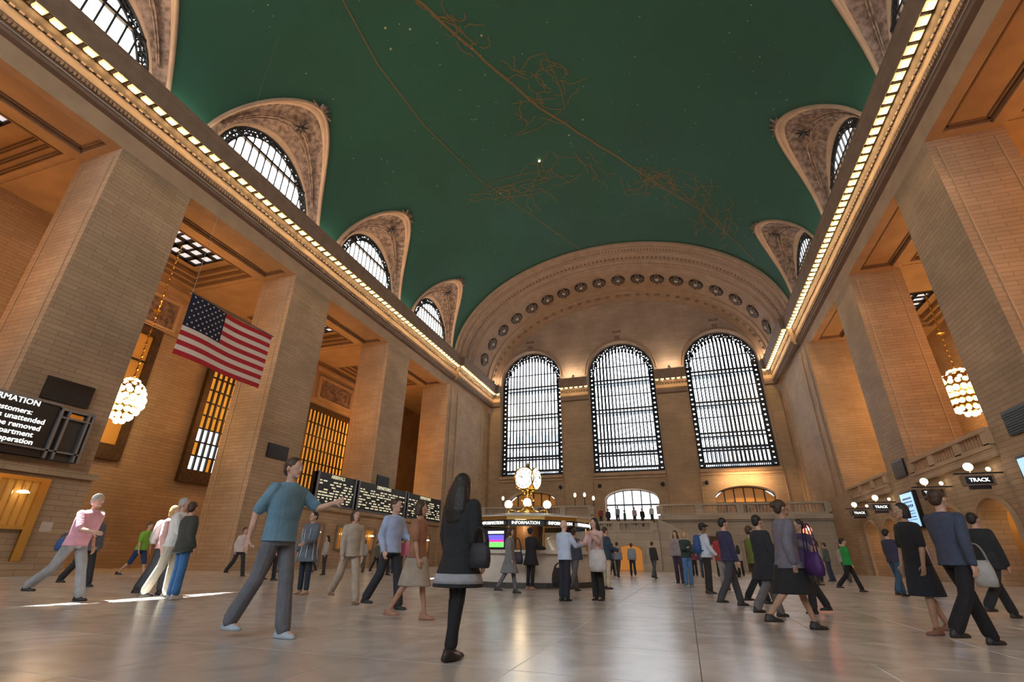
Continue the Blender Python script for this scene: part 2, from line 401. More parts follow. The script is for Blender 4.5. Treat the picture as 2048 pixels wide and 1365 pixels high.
def light_row(P0, P1, n, step, label, group, off=.3):
    d = Vector((P1[0]-P0[0], P1[1]-P0[1], 0)); L = d.length; d.normalize(); cnt = max(1, int((L-2*off)/step)+1)
    s0 = off if cnt > 1 else L/2; ang = math.atan2(n[1], n[0])-PI/2
    if cnt > 1: step = (L-2*off)/(cnt-1)
    for k in range(cnt):
        s = s0+k*step; c = (P0[0]+d.x*s+n[0]*.81, P0[1]+d.y*s+n[1]*.81, 21.62)
        m_ = cnt-k if 'window pier' not in label else k+1; e_ = 'th' if 10 < m_ % 100 < 14 else {1: 'st', 2: 'nd', 3: 'rd'}.get(m_ % 10, 'th')
        t = thing('cornice_lamp', label % ('%d%s' % (m_, e_)), 'lamp', c, ang, group)
        inst(cupme, 'glowing_coffer_cup', t, (0, 0, -.01)); inst(stemme, 'socket', t, (0, 0, -.0)); inst(bulbme, 'bulb', t, (0, 0, 0))
def mods(o, P0, P1, n, step, off=.3):
    d = Vector((P1[0]-P0[0], P1[1]-P0[1], 0)); L = d.length; d.normalize(); cnt = max(1, int((L-2*off)/step)+1)
    if cnt > 1: step = (L-2*off)/(cnt-1)
    ang = math.atan2(n[1], n[0])-PI/2
    for k in range(cnt+1):
        s = off+(k-.5)*step
        if 0 < s < L: inst(modme, 'modillion', o, (P0[0]+d.x*s+n[0]*.82, P0[1]+d.y*s+n[1]*.82, 21.63), (0, 0, ang))
ti = 1
for sg, face, nm in ((-1, XL, 'left'), (1, XR, 'right')):
    n = (-sg, 0)
    o, ob, L, d = cornice('trim_%d' % ti, (face, -24), (face, 48.0), n, 'long moulded stone cornice along the %s side' % nm); ti += 1
    mods(o, (face, .5), (face, 47.9), n, .655)
    light_row((face, .5), (face, 47.9), n, .655, 'bright bulb under the %s long cornice, %%s counting from the end arch' % nm, 'cornice lamps along the %s wall' % nm)
    f2 = face-sg*.35
    o, ob, L, d = cornice('trim_%d' % ti, (f2, 48.0), (f2, 59.9), n, 'projecting end stretch of the %s cornice before the arch' % nm); ti += 1
    mods(o, (f2, 48.1), (f2, 59.2), n, .655)
    light_row((f2, 48.1), (f2, 59.2), n, .655, 'small bulb under the %s end cornice inside the arch, %%s from the corner' % nm, 'cornice lamps of the %s end bay' % nm)
# ------------------------------------------------------------------ vault with lunettes
LCY = [-6.0, 6.15, 18.3, 30.25, 42.3]; RCY = [-6.8, 5.4, 17.6, 29.5, 41.6]
HW, HH, WW, WH = 5.0, 6.75, 4.0, 4.65
def hole_z(dy):
    t = min(1, abs(dy)/HW); return ZS+HH*(1-t**1.8)**.7
def ell_x(z, sg, d=0):
    q = max(0, 1-((z-ZS)/(BZ-d))**2); return XC+sg*(AX-d)*math.sqrt(q)
def vault():
    ys = set([-24., 47.95]); N = 26
    for cy in LCY+RCY:
        for k in range(N+1): ys.add(round(min(47.95, cy+HW*math.sin(-PI/2+PI*k/N)), 4))
    y = -24.
    while y < 47.9: ys.add(round(y, 3)); y += 1.5
    ys = sorted(v for v in ys if -24 <= v <= 47.95)
    def lo(y, cs):
        for c in cs:
            if abs(y-c) < HW: return math.asin(min(1, (hole_z(y-c)-ZS)/BZ))
        return 0
    rows = []; M_ = 48
    for y in ys:
        a = lo(y, RCY); b = PI-lo(y, LCY)
        rows.append([(XC+AX*math.cos(a+(b-a)*k/M_), y, ZS+BZ*math.sin(a+(b-a)*k/M_)) for k in range(M_+1)])
    mb = MB(); mb.grid(rows); o = struct('ceiling', mb, GREEN, 'green painted barrel vault with faint gold constellations', True)
    return o
CEIL = vault()
def window_bars(win, cy, sg, xg, near):
    """iron bars and panes of a side lunette window; in plane x = xg"""
    bw = .62; y = cy-WW+.62
    zt = lambda y_, inset=.0: ZS+(WH-inset)*math.sqrt(max(0, 1-((y_-cy)/(WW-inset))**2))
    ysb = [cy-WW+.62+(2*WW-1.24)*k/12 for k in range(13)]
    for k, yb in enumerate(ysb):
        z1 = zt(yb, .55)
        if z1 > ZS+.4: MB().box(xg-.05, xg+.05, yb-.045, yb+.045, ZS+.05, z1+.05).build('glazing_bar', IRON, win)
    MB().box(xg-.09, xg+.09, cy-WW*.80, cy+WW*.80, ZS+2.78, ZS+2.96).build('transom', IRON, win)
    for k in range(12):
        a, b = ysb[k]+.04, ysb[k+1]-.04; m_ = (a+b)/2
        za, zb = zt(a, .5), zt(b, .5)
        if sg > 0: q = MB().quad((xg, b, ZS), (xg, a, ZS), (xg, a, min(ZS+2.8, za)), (xg, b, min(ZS+2.8, zb)))
        else: q = MB().quad((xg, a, ZS), (xg, b, ZS), (xg, b, min(ZS+2.8, zb)), (xg, a, min(ZS+2.8, za)))
        q.build('pane', GLASS, win, uv=False)
        if min(za, zb) > ZS+2.98:
            MB().quad((xg, a, ZS+2.95), (xg, b, ZS+2.95), (xg, b, zb), (xg, a, za)).build('pane', GLASS, win, uv=False)
    # ornamental iron border: two rails and scroll rings between
    br = MB(); n = 28
    def arc(ins, r):
        br.tube([(xg, cy+(WW-ins)*math.sin(-PI/2+PI*k/n), ZS+(WH-ins)*math.cos(-PI/2+PI*k/n)) for k in range(n+1)], r, 5)
    arc(.04, .07); arc(.30, .05); arc(.55, .06)
    for k in range(44):
        a = -PI/2+PI*(k+.5)/44; c = ((WW-.3)*math.sin(a)+cy, (WH-.3)*math.cos(a)+ZS); h = (WW-.04)*math.sin(a)+cy, (WH-.04)*math.cos(a)+ZS
        i = (WW-.55)*math.sin(a+.05)+cy, (WH-.55)*math.cos(a+.05)+ZS
        br.tube([(xg, h[0], h[1]), (xg, c[0]+.06, c[1]), (xg, i[0], i[1])], .045, 4)
        h2 = (WW-.04)*math.sin(a+.06)+cy, (WH-.04)*math.cos(a+.06)+ZS
        br.tube([(xg, h2[0], h2[1]), (xg, c[0], c[1]), (xg, (WW-.55)*math.sin(a-.03)+cy, (WH-.55)*math.cos(a-.03)+ZS)], .035, 4)
    br.build('border_grille', IRON, win, kind='stuff')
    pl = MB(); NN = 80; rnd = random.Random(int(cy*10))
    for k in range(NN):
        for j in range(6):
            if 0 < j < 5 and rnd.random() < .22: continue
            q4 = []
            for jj, kk in ((j, k), (j, k+1), (j+1, k+1), (j+1, k)):
                ins = .01+.60*jj/6; a = -PI/2+PI*kk/NN; q4.append((xg+sg*.02, cy+(WW-ins)*math.sin(a), ZS+(WH-ins)*math.cos(a)))
            pl.quad(*q4)
    pl.build('pierced_plate', IRON, win, uv=False)
leafm = MB()
for k in range(7):
    a = 2*PI*k/7; leafm.cap((.12*math.cos(a), .12*math.sin(a), 0), .07, (.42*math.cos(a), .42*math.sin(a), .06), .03, 6)
leafm.lathe([(.0, .12), (.1, .1), (.16, .04), (.13, 0)], n=10)
leafme = leafm.mesh('star_ornament', BRONZE, smooth=True)
win_no = 1
def lunette(cy, sg, face, idx):
    global win_no
    N = 40; W = []; Hc = []; xg = face+sg*.28
    for k in range(N+1):
        a = -PI/2+PI*k/N; yw = cy+WW*math.sin(a); zw = ZS+WH*math.cos(a)
        yh = cy+HW*math.sin(a); zh = hole_z(yh-cy)
        W.append(Vector((xg, yw, zw))); Hc.append(Vector((ell_x(zh, sg)-sg*.02, yh, zh)))
    mb = MB(); rows = []
    S = [0, .04, .10, .12, .22, .4, .58, .76, .84, .86, .94, 1]
    for s in S:
        bul = -.25*math.sin(PI*s)
        off = {.04: -.0, .10: -.10, .12: 0, .84: 0, .86: -.08, .94: -.10}.get(s, 0)
        row = []
        for k in range(N+1):
            p = W[k].lerp(Hc[k], s); c = Vector((p.x, cy, ZS+1)); d = (p-c); d.x = 0
            if d.length > .01: d.normalize()
            row.append(p+d*(-bul*.9)*(1 if s not in (0, 1) else 0)+d*off)
        rows.append(row)
    nm = 'left' if sg < 0 else 'right'
    mb.grid(rows[3:9]); sv = struct('trim_%d' % (10+idx+(10 if sg > 0 else 0)), mb, ORN, 'carved lunette recess in the green vault, %s side' % nm, True)
    for r0, r1 in ((0, 4), (8, 12)):
        m2 = MB(); m2.grid(rows[r0:r1]); m2.build('lunette_rim', ARCH, sv, smooth=True)
    lip = MB(); lip.tube([p for p in Hc], .13, 8); lip.build('edge_roll', ARCH, sv, smooth=True)
    # star ornament and cartouche at the crown
    mid = W[N//2].lerp(Hc[N//2], .55); dirn = (Hc[N//2]-W[N//2]).normalized()
    nrm = Vector((-sg*dirn.z, 0, sg*dirn.x)); 
    if nrm.z > 0: nrm = -nrm
    q = nrm.to_track_quat('Z', 'Y')
    o = inst(leafme, 'star_ornament', sv, mid+nrm*.05+Vector((0, 0, -.18)), q.to_euler(), (1.1, 1.1, 1.1))
    ct = MB(); c = Hc[N//2]
    for k in range(9):
        a = random.uniform(-1, 1); b = random.uniform(-.5, .5)
        ct.cap((c.x-sg*(.05+.1*b), cy+.35*a, c.z+.1*b), .10, (c.x-sg*(.30+.2*b), cy+.55*a, c.z+.18+.2*b), .05, 6)
    for s_ in (-1, 1): ct.cap((c.x, cy+s_*.3, c.z), .12, (c.x-sg*.1, cy+s_*.9, c.z-.05), .05, 6)
    ct.build('cartouche', ORN, sv, smooth=True)
    # garland ribs down both flanks
    gb = MB()
    for s in (.42, .5):
        gb.tube([W[k].lerp(Hc[k], s)+(Vector((0, 0, -.10))) for k in range(6, N-5, 2)], .05, 5)
    gb.build('garland', ORN, sv, smooth=True)
    win = bpy.data.objects.new('window_%d' % win_no, None); col.objects.link(win); win['kind'] = 'structure'
    win['label'] = 'arched clerestory window with iron bars in the %s lunette' % nm; win_no += 1
    window_bars(win, cy, sg, xg, True)
    portal(face+sg*.6, cy, ZS+2.3, 4.6, 8, (0, -sg*PI/2*-1, 0))
for i, cy_ in enumerate(LCY): lunette(cy_, -1, XL, i)
for i, cy_ in enumerate(RCY): lunette(cy_, 1, XR, i)

# ------------------------------------------------------------------ painted constellations and stars on the vault (flat paint)
def vp(th, y, d=.03): return (XC+(AX-d)*math.cos(th), y, ZS+(BZ-d)*math.sin(th))
from_pix = []
def on_vault(px, py):
    d = fw+r2*((px-1024)/FPX)+u2*(-(py-682.5)/FPX)
    A = (d.x/(AX-.04))**2+(d.z/(BZ-.04))**2; B = 2*((0-XC)*d.x/AX**2+(CAMH-ZS)*d.z/BZ**2); C_ = (XC/AX)**2+((CAMH-ZS)/BZ)**2-1
    t = (-B+math.sqrt(max(0, B*B-4*A*C_)))/(2*A); p = Vector((0, 0, CAMH))+d*t
    return math.atan2((p.z-ZS)/BZ, (p.x-XC)/AX), p.y
def ribbon(mb, pts, wd):
    P = [Vector(vp(*q)) for q in pts]
    rows = [[], []]
    for i, p in enumerate(P):
        d = (P[min(i+1, len(P)-1)]-P[max(i-1, 0)]).normalized()
        th = pts[i][0]; nn = Vector((math.cos(th)/AX, 0, math.sin(th)/BZ)).normalized(); s_ = d.cross(nn)*wd/2
        rows[0].append(p+s_); rows[1].append(p-s_)
    mb.grid(rows)
def densify(pp, k=5):
    out = []
    for a, b in zip(pp, pp[1:]):
        for i in range(k): out.append((a[0]+(b[0]-a[0])*i/k, a[1]+(b[1]-a[1])*i/k))
    return out+[pp[-1]]
def figure(pixels, wd, jitter=0):
    mb = MB()
    for line in pixels:
        pts = [on_vault(*q) for q in densify(line, 4)]
        if jitter: pts = [(a+random.uniform(-jitter, jitter)/18, b+random.uniform(-jitter, jitter)) for a, b in pts]
        ribbon(mb, pts, wd)
    return mb
def zodiac():
    figure([[(660, -60), (690, 0), (760, 130), (850, 250), (960, 360), (1060, 430), (1150, 495), (1190, 520)]], .10).build('painted_line', GOLDP, CEIL, uv=False)
    figure([[(790, -50), (835, 0), (900, 60), (1000, 150), (1080, 220), (1180, 285), (1250, 330), (1330, 385), (1400, 425), (1470, 490), (1505, 525)]], .20, .05).build('painted_line', GOLDP, CEIL, uv=False)
    random.seed(11)
    def blob(cx, cy_, rx, ry, n, seg, ang):
        L = []
        for _ in range(n):
            a = random.uniform(0, 2*PI); r = math.sqrt(random.random()); x, y = rx*r*math.cos(a), ry*r*math.sin(a)
            h = random.uniform(0, 2*PI); ln = [(x, y)]
            for _ in range(seg):
                h += random.uniform(-.9, .9); x += 9*math.cos(h); y += 6*math.sin(h); ln.append((x, y))
            ca, sa = math.cos(ang), math.sin(ang)
            L.append([(cx+u*ca-v*sa, cy_+u*sa+v*ca) for u, v in ln])
        return L
    specs = [('crab_figure', blob(915, 60, 60, 22, 14, 6, .7)), ('winged_figure', blob(1080, 200, 62, 62, 22, 7, .3)+[[(1040, 150), (1060, 120), (1090, 110), (1120, 180), (1130, 220), (1080, 260), (1040, 275)]]),
             ('horse_figure', blob(1050, 375, 80, 22, 24, 7, -.25)+[[(940, 410), (990, 365), (1060, 350), (1100, 345), (1140, 370)], [(985, 400), (1050, 395), (1100, 385)]]),
             ('bull_figure', blob(1330, 370, 80, 30, 26, 7, .35)+[[(1300, 380), (1320, 350), (1350, 342), (1385, 358), (1390, 380)], [(1240, 360), (1250, 395), (1300, 390)]]),
             ('ram_figure', blob(1430, 450, 60, 22, 18, 7, .75)), ('faint_figure', blob(1180, 330, 60, 25, 8, 5, .6))]
    for nme, L in specs: figure(L, .085).build(nme, GOLDP, CEIL, uv=False)
    st = MB()
    def star(th, y, r):
        c = Vector(vp(th, y, .05)); nn = Vector((math.cos(th)/AX, 0, math.sin(th)/BZ)).normalized(); a = Vector((0, 1, 0)); b = nn.cross(a)
        pts = [c+a*rr*math.cos(PI*k/5)+b*rr*math.sin(PI*k/5) for k in range(10) for rr in [r if k % 2 == 0 else r*.45]]
        st.add([c]+pts, [(0, i+1, (i+1) % 10+1) for i in range(10)])
    for _ in range(420): star(random.uniform(.55, 2.6), random.uniform(3, 47), random.choice((.03, .04, .06)))
    for px, py in ((775, 58), (786, 100), (824, 61), (965, 75), (1165, 244), (1138, 275), (1004, 390)):
        th, y = on_vault(px, py); star(th, y, .12)
    st.build('painted_stars', STARP, CEIL, uv=False, kind='stuff')
    th, y = on_vault(1080, 325); c = vp(th, y, .12)
    MB().sphere(c, .10, 8, 6).build('lit_star', GLOBE, CEIL)
zodiac()

# ------------------------------------------------------------------ end arch with rosettes
def end_arch():
    prof = [(47.9, -.3), (47.9, .22), (48.5, .22), (48.55, .34), (49.4, .34), (49.45, .46), (50.2, .46), (50.25, .40), (51.0, .40), (51.05, .52), (52.2, .55), (52.3, .70), (53.2, .70), (53.25, .62),
            (57.4, .62), (57.45, .76), (58.4, .80), (58.45, .95), (59.2, .98), (59.25, 1.12), (59.8, 1.15), (59.82, 1.45), (60.02, 1.45)]
    n = 72; rows = []
    for y, d in prof: rows.append([(XC+(AX-d)*math.cos(PI*k/n), y, ZS-.2+(BZ+.2-d)*math.sin(PI*k/n)) for k in range(n+1)])
    mb = MB(); mb.grid(rows); o = struct('trim_30', mb, ARCH, 'deep moulded arch closing the vault above the end windows', False)
    # bead courses
    bd = MB()
    for yy, d, num, r in ((49.0, .34, 150, .10), (50.6, .42, 110, .13), (51.7, .54, 170, .08)):
        for k in range(num):
            t = PI*(k+.5)/num; bd.sphere((XC+(AX-d)*math.cos(t), yy, ZS+(BZ-d)*math.sin(t)), (r, r*1.6, r), 6, 4)
    bd.build('bead_course', MOULD, o, smooth=True, kind='stuff')
    # rosettes equally spaced along the soffit
    ring = MB(); ring.lathe([(.46, 0), (.49, .13), (.56, .14), (.60, .06), (.62, 0)], n=20)
    for k in range(10):
        a = 2*PI*k/10; ring.cap((.50*math.cos(a), .50*math.sin(a), .06), .05, (.78*math.cos(a), .78*math.sin(a), .03), .09, 6)
    for s in (-1, 1):
        ring.cap((.2, s*.0+s*.75, .03), .08, (.0, s*1.15, .02), .03, 6); ring.cap((-.2, s*.75, .03), .08, (0, s*1.15, .02), .03, 6)
    rme = ring.mesh('rosette', MOULD, smooth=True)
    dk = MB().lathe([(.0, .03), (.50, .05), (.56, .08), (.88, .04), (.9, -.1)], n=20).mesh('rosette_hollow', BRONZE)
    bs = MB().lathe([(.0, .22), (.12, .20), (.2, .10), (.22, 0)], n=12)
    for k in range(6):
        a = 2*PI*k/6; bs.cap((.12*math.cos(a), .12*math.sin(a), .1), .06, (.30*math.cos(a), .30*math.sin(a), .04), .05, 6)
    bme = bs.mesh('rosette_boss', MARBLE, smooth=True)
    pts = [(math.cos(t)*(AX-.78), math.sin(t)*(BZ-.78), t) for t in [PI*k/400 for k in range(401)]]; acc = [0]
    for a, b in zip(pts, pts[1:]): acc.append(acc[-1]+math.hypot(a[0]-b[0], a[1]-b[1]))
    N = 18
    for k in range(N):
        s = acc[-1]*(k+1.0)/(N+1); i = min(range(len(acc)), key=lambda q: abs(acc[q]-s)); x, z, t = pts[i]
        nn = -Vector((math.cos(t)/AX, 0, math.sin(t)/BZ)).normalized()
        X_ = Vector((0, 1, 0)).cross(nn).normalized()
        mm = Matrix((( 0, X_.x, nn.x), (1, X_.y, nn.y), (0, X_.z, nn.z)))
        mm = Matrix(((X_.x, 0, nn.x), (0, 1, 0), (X_.z, 0, nn.z)))
        e = mm.to_euler(); c = (XC+x, 55.2, ZS+z)
        sca = (.98, 1.12, 1)
        r = inst(rme, 'rosette', o, c, e, sca); inst(dk, 'rosette_hollow', r, (0, 0, 0)); inst(bme, 'rosette_boss', r, (0, 0, 0))
    # studded band against the wall
    sd = MB()
    for k in range(40):
        t = PI*(k+.5)/40; c = (XC+(AX-1.0)*math.cos(t), 58.8, ZS+(BZ-1.0)*math.sin(t)); sd.sphere(c, (.28 if k % 3 else .4, .22, .25), 6, 4)
    sd.build('leaf_course', MOULD, o, smooth=True, kind='stuff')
end_arch()

# ------------------------------------------------------------------ end walls with three arched windows
WC = [-17.6, -5.35, 6.9]; WR = 4.2; WSP = 23.4; WB = 10.4
DOORS = [(-17.6, 3.1), (-5.3, 3.1), (7.0, 3.1)]
def end_wall(y, y2, name, low):
    xs = set([-23.7, 12.9, -33, 22.2])
    N = 24
    for c in WC:
        for k in range(N+1): xs.add(round(c-WR*math.cos(PI*k/N), 4))
    for c, hw in DOORS:
        for k in range(13): xs.add(round(c-hw*math.cos(PI*k/12), 4))
    xs = sorted(xs); mb = MB(); up_ = MB()
    s = 1 if y2 > y else -1
    def zarch(x):
        for c in WC:
            if abs(x-c) <= WR+1e-6: return WSP+math.sqrt(max(0, WR*WR-(x-c)**2))
        return None
    def inside(x, cs): 
        for c, hw in cs:
            if abs(x-c) < hw: return c, hw
        return None
    dz = lambda x, c, hw: 7.35+1.15*math.sqrt(max(0, 1-((x-c)/hw)**2))
    for a, b in zip(xs, xs[1:]):
        m_ = (a+b)/2; iw = inside(m_, [(c, WR) for c in WC]); idr = inside(m_, DOORS) if low else None
        ztop = 35.2
        if iw:
            za, zb = zarch(a), zarch(b)
            up_.quad((a, y, za), (b, y, zb), (b, y, ztop), (a, y, ztop)); up_.quad((a, y, za), (b, y, zb), (b, y2, zb), (a, y2, za))
            top = WB
        else:
            up_.quad((a, y, 22.0), (b, y, 22.0), (b, y, ztop), (a, y, ztop)); top = 22.0
        if idr:
            c, hw = idr; za, zb = dz(a, c, hw), dz(b, c, hw)
            mb.quad((a, y, za), (b, y, zb), (b, y, top), (a, y, top)); mb.quad((a, y, za), (b, y, zb), (b, y2, zb), (a, y2, za))
            if 4.7 > 0: mb.quad((a, y, 0), (b, y, 0), (b, y, 4.7), (a, y, 4.7))
        else: mb.quad((a, y, 0), (b, y, 0), (b, y, top), (a, y, top))
    for c in WC:
        for e in (-1, 1): mb.quad((c+e*WR, y, WB), (c+e*WR, y2, WB), (c+e*WR, y2, WSP), (c+e*WR, y, WSP))
        mb.quad((c-WR, y, WB), (c+WR, y, WB), (c+WR, y2, WB), (c-WR, y2, WB))
    if low:
        for c, hw in DOORS:
            for e in (-1, 1): mb.quad((c+e*hw, y, 4.7), (c+e*hw, y2, 4.7), (c+e*hw, y2, 7.4), (c+e*hw, y, 7.4))
    o = struct(name, mb, STONE, 'end wall of warm stone piers between three tall windows' if low else 'end wall behind the camera'); up_.build('upper_wall', WALLUP, o)
    return o
WBK = end_wall(60.0, 61.6, 'wall_back', True)
WFR = end_wall(-24.0, -25.2, 'wall_front', False)
# hood mouldings, keystones, sills on the far wall
for c in WC:
    q = MB()
    for dr, dy in ((.12, .14), (.42, .10)):
        q.tube([(c-(WR+dr)*math.cos(PI*k/30), 60-dy*.5, WSP+(WR+dr)*math.sin(PI*k/30)) for k in range(31)], .10, 6)
    for e in (-1, 1):
        for dr in (.12,): q.tube([(c+e*(WR+dr), 59.95, 5), (c+e*(WR+dr), 59.95, WSP)], .08, 6)
    q.build('window_moulding', ARCH, WBK)
    q = MB(); q.box(c-.3, c+.3, 59.6, 60, WSP+WR+.3, WSP+WR+.75); q.box(c-.55, c+.55, 59.75, 60, WSP+WR+1.35, WSP+WR+1.55)
    q.sphere((c-.4, 59.8, WSP+WR+1.5), .16); q.sphere((c+.4, 59.8, WSP+WR+1.5), .16); q.build('keystone', MOULD, WBK)
    q = MB(); q.box(c-WR, c+WR, 59.7, 60.9, WB-.35, WB); q.box(c-WR, c+WR, 59.8, 60.2, WB-.7, WB-.5); q.build('window_sill', PLAIN, WBK)
# capitals with lamps on the window piers
CAPS = [(-23.35, -21.85), (-13.35, -9.6), (-1.1, 2.65), (11.15, 12.55)]
for i, (a, b) in enumerate(CAPS):
    o, ob, L, d = cornice('trim_%d' % (31+i), (a, 60), (b, 60), (0, -1), 'pier capital with lamps, %s of four on the end wall' % ('first', 'second', 'third', 'fourth')[i])
    mods(o, (a, 60), (b, 60), (0, -1), .62, .25)
    light_row((a, 60), (b, 60), (0, -1), .62, 'small bulb, %%s from the left, on the capital of the %s window pier' % ('first', 'second', 'third', 'fourth')[i], 'capital lamps, pier %d' % (i+1), .25)
for c in (-11.5, .8):
    MB().sphere((c, 59.6, 23.1), (.16, .16, .3)).box(c-.12, c+.12, 59.5, 59.75, 22.75, 22.9).build('finial', BRONZE, WBK)

def big_window(c, y, idx, front=True):
    global win_no
    win = bpy.data.objects.new('window_%d' % win_no, None); col.objects.link(win); win['kind'] = 'structure'; win_no += 1
    win['label'] = 'tall round-headed end window with iron grid, %s of three' % ('left', 'middle', 'right')[idx]
    s = 1 if y > 0 else -1
    B = .62; zt = lambda x, ins: WSP+math.sqrt(max(0, (WR-ins)**2-(x-c)**2))
    n = 16; xs = [c-WR+B+(2*(WR-B))*k/n for k in range(n+1)]
    for lay, (yy, wv) in enumerate(((y, .085), (y+.75*s, .045))):
        for k, x in enumerate(xs):
            if lay and k == n: continue
            xx = x+(.22 if lay else 0)
            z1 = zt(xx, B)
            MB().box(xx-wv, xx+wv, yy-.05, yy+.05, WB+.9, z1).build('mullion', IRON, win)
        if not front: break
    for z, h in ((24.4, .05), (20.4, .05), (16.6, .05), (22.55, .10), (22.1, .07), (18.55, .10), (18.1, .07), (14.7, .10), (14.25, .07), (12.95, .14), (12.6, .10)):
        w_ = math.sqrt(max(0, (WR-B)**2-max(0, z-WSP)**2))
        MB().box(c-w_, c+w_, y-.08, y+.08, z-h, z+h).build('transom', IRON, win)
    if front:
        for z in (22.2, 18.2, 14.35): MB().box(c-WR+B, c+WR-B, y+.1, y+1.7, z-.06, z+.03).build('glass_walkway', mat_cache_early('walkway_glass', (.30, .36, .40)), win)
    # sill panel and border
    MB().box(c-WR, c+WR, y-.12, y+.12, WB, WB+.30).box(c-WR, c+WR, y-.1, y+.1, WB+.62, WB+.9).build('bottom_rail', IRON, win)
    bd = MB(); st = []
    for e in (-1, 1):
        for ins in (.04, B): bd.box(c+e*(WR-ins)-.07, c+e*(WR-ins)+.07, y-.08, y+.08, WB, WSP)
        z = WB+.3
        while z < WSP:
            bd.box(c+e*(WR-B/2)-.3, c+e*(WR-B/2)+.3, y-.05, y+.05, z-.26, z+.18); bd.box(c+e*(WR-B/2)-.30, c+e*(WR-B/2)-.10, y-.05, y+.05, z, z+.5)
            bd.box(c+e*(WR-B/2)+.10, c+e*(WR-B/2)+.30, y-.05, y+.05, z, z+.5); z += .62
    m_ = 40
    for ins, r in ((.06, .08), (.34, .04), (B, .08)):
        bd.tube([(c-(WR-ins)*math.cos(PI*k/m_), y, WSP+(WR-ins)*math.sin(PI*k/m_)) for k in range(m_+1)], r, 5)
    for k in range(36):
        a = PI*(k+.5)/36
        bd.tube([(c-(WR-t)*math.cos(a+dt), y, WSP+(WR-t)*math.sin(a+dt)) for t, dt in ((.06, 0), (.34, .06), (B, 0))], .08, 4)
    pl = MB(); NN = 90; RR = [WR-.02-(B+.05)*j/5 for j in range(6)]
    for k in range(NN):
        for j in range(5):
            if (k*7+j*3) % 9 in (0, 4) and 0 < j < 4: continue
            a, b = PI*k/NN, PI*(k+1)/NN
            pl.quad(*[(c-r*math.cos(q), y+.03, WSP+r*math.sin(q)) for r, q in ((RR[j], a), (RR[j], b), (RR[j+1], b), (RR[j+1], a))])
    pl.build('pierced_arch_plate', IRON, win, uv=False)
    if front:                                      # fringe of cast cresting under the arch head
        for k, x in enumerate(xs):
            z1 = zt(x, B); bd.box(x-.13, x+.13, y-.05, y+.05, z1-.55, z1-.1)
    bd.box(c-WR, c+WR, y-.04, y+.04, WB+.3, WB+.42)
    k = 0
    while k < 40:
        x = c-WR+.1+k*.21; bd.box(x-.05, x+.05, y-.05, y+.05, WB+.3, WB+.7); k += 1
    bd.build('border_grille', IRON, win, kind='stuff')
    zs = [WB+.9, 12.8, 14.5, 18.3, 22.3]
    for a, b in zip(zs, zs[1:]): MB().quad((c-WR, y+.02*s, a), (c+WR, y+.02*s, a), (c+WR, y+.02*s, b), (c-WR, y+.02*s, b)).build('pane', GLASS, win, uv=False)
    pts = [(c-WR, y+.02*s, 22.3), (c+WR, y+.02*s, 22.3)]+[(c+WR*math.cos(PI*k/20), y+.02*s, WSP+WR*math.sin(PI*k/20)) for k in range(21)]
    MB().add(pts, [tuple(range(len(pts)))]).build('pane', GLASS, win, uv=False)
for i, c in enumerate(WC):
    big_window(c, 60.9, i, True)
for i, c in enumerate(WC):
    MB().quad((c-WR, -24.9, WB), (c+WR, -24.9, WB), (c+WR, -24.9, WSP+WR), (c-WR, -24.9, WSP+WR)).build('pane', GLASS, WFR, uv=False)
# facades across the street, seen pale through the glass
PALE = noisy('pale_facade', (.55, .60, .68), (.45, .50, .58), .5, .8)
FWIN = mat('facade_window', (.14, .18, .24), .2)
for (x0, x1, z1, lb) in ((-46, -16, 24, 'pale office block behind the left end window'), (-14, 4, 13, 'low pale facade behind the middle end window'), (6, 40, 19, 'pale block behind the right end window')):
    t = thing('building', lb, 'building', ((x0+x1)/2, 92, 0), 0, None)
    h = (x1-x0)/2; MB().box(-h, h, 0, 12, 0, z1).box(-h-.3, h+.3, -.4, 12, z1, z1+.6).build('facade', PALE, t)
    nw = int((x1-x0)/2.6)
    for k in range(nw):
        for j in range(int(z1/3.4)):
            inst_x = -h+1.3+k*2.6
            if j*3.4+1.5 > 6: MB().box(inst_x-.7, inst_x+.7, -.05, .05, j*3.4+1.2, j*3.4+3.0).build('window', FWIN, t)

# ------------------------------------------------------------------ arched balcony doorways in the end wall
def doorway(c, hw, i, bright):
    o = bpy.data.objects.new('door_%d' % (i+1), None); col.objects.link(o); o['kind'] = 'structure'
    o['label'] = ('segmental doorway with white daylight behind the balcony', 'segmental doorway with a dim amber room behind the balcony', 'segmental doorway behind the clock')[0 if bright else (1 if i == 2 else 2)]
    y = 61.3; dz = lambda x: 7.35+1.15*math.sqrt(max(0, 1-((x-c)/hw)**2))
    pm = SKYW if bright else noisy('dim_room', (.30, .15, .07), (.03, .02, .015), 1.2, .5)
    k_ = 6
    for k in range(k_):
        a = c-hw+2*hw*k/k_; b = c-hw+2*hw*(k+1)/k_
        MB().quad((a, y+.1, 6.8), (b, y+.1, 6.8), (b, y+.1, dz(b)), (a, y+.1, dz(a))).build('fanlight_pane', SKYW if bright else AMBERD, o, uv=False)
        MB().quad((a, y+.1, 4.7), (b, y+.1, 4.7), (b, y+.1, 6.8), (a, y+.1, 6.8)).build('door_pane', pm, o, uv=False)
    f = MB()
    for k in range(k_+1):
        x = c-hw+2*hw*k/k_; f.box(x-.06, x+.06, y-.05, y+.05, 4.7, dz(x))
    f.box(c-hw, c+hw, y-.08, y+.08, 6.72, 6.88); f.tube([(c-hw*math.cos(PI*k/20), y, 7.35+1.15*math.sin(PI*k/20)) for k in range(21)], .09, 5)
    f.build('door_frame', BRONZE, o)
for i, (c, hw) in enumerate(DOORS): doorway(c, hw, i, i == 1)
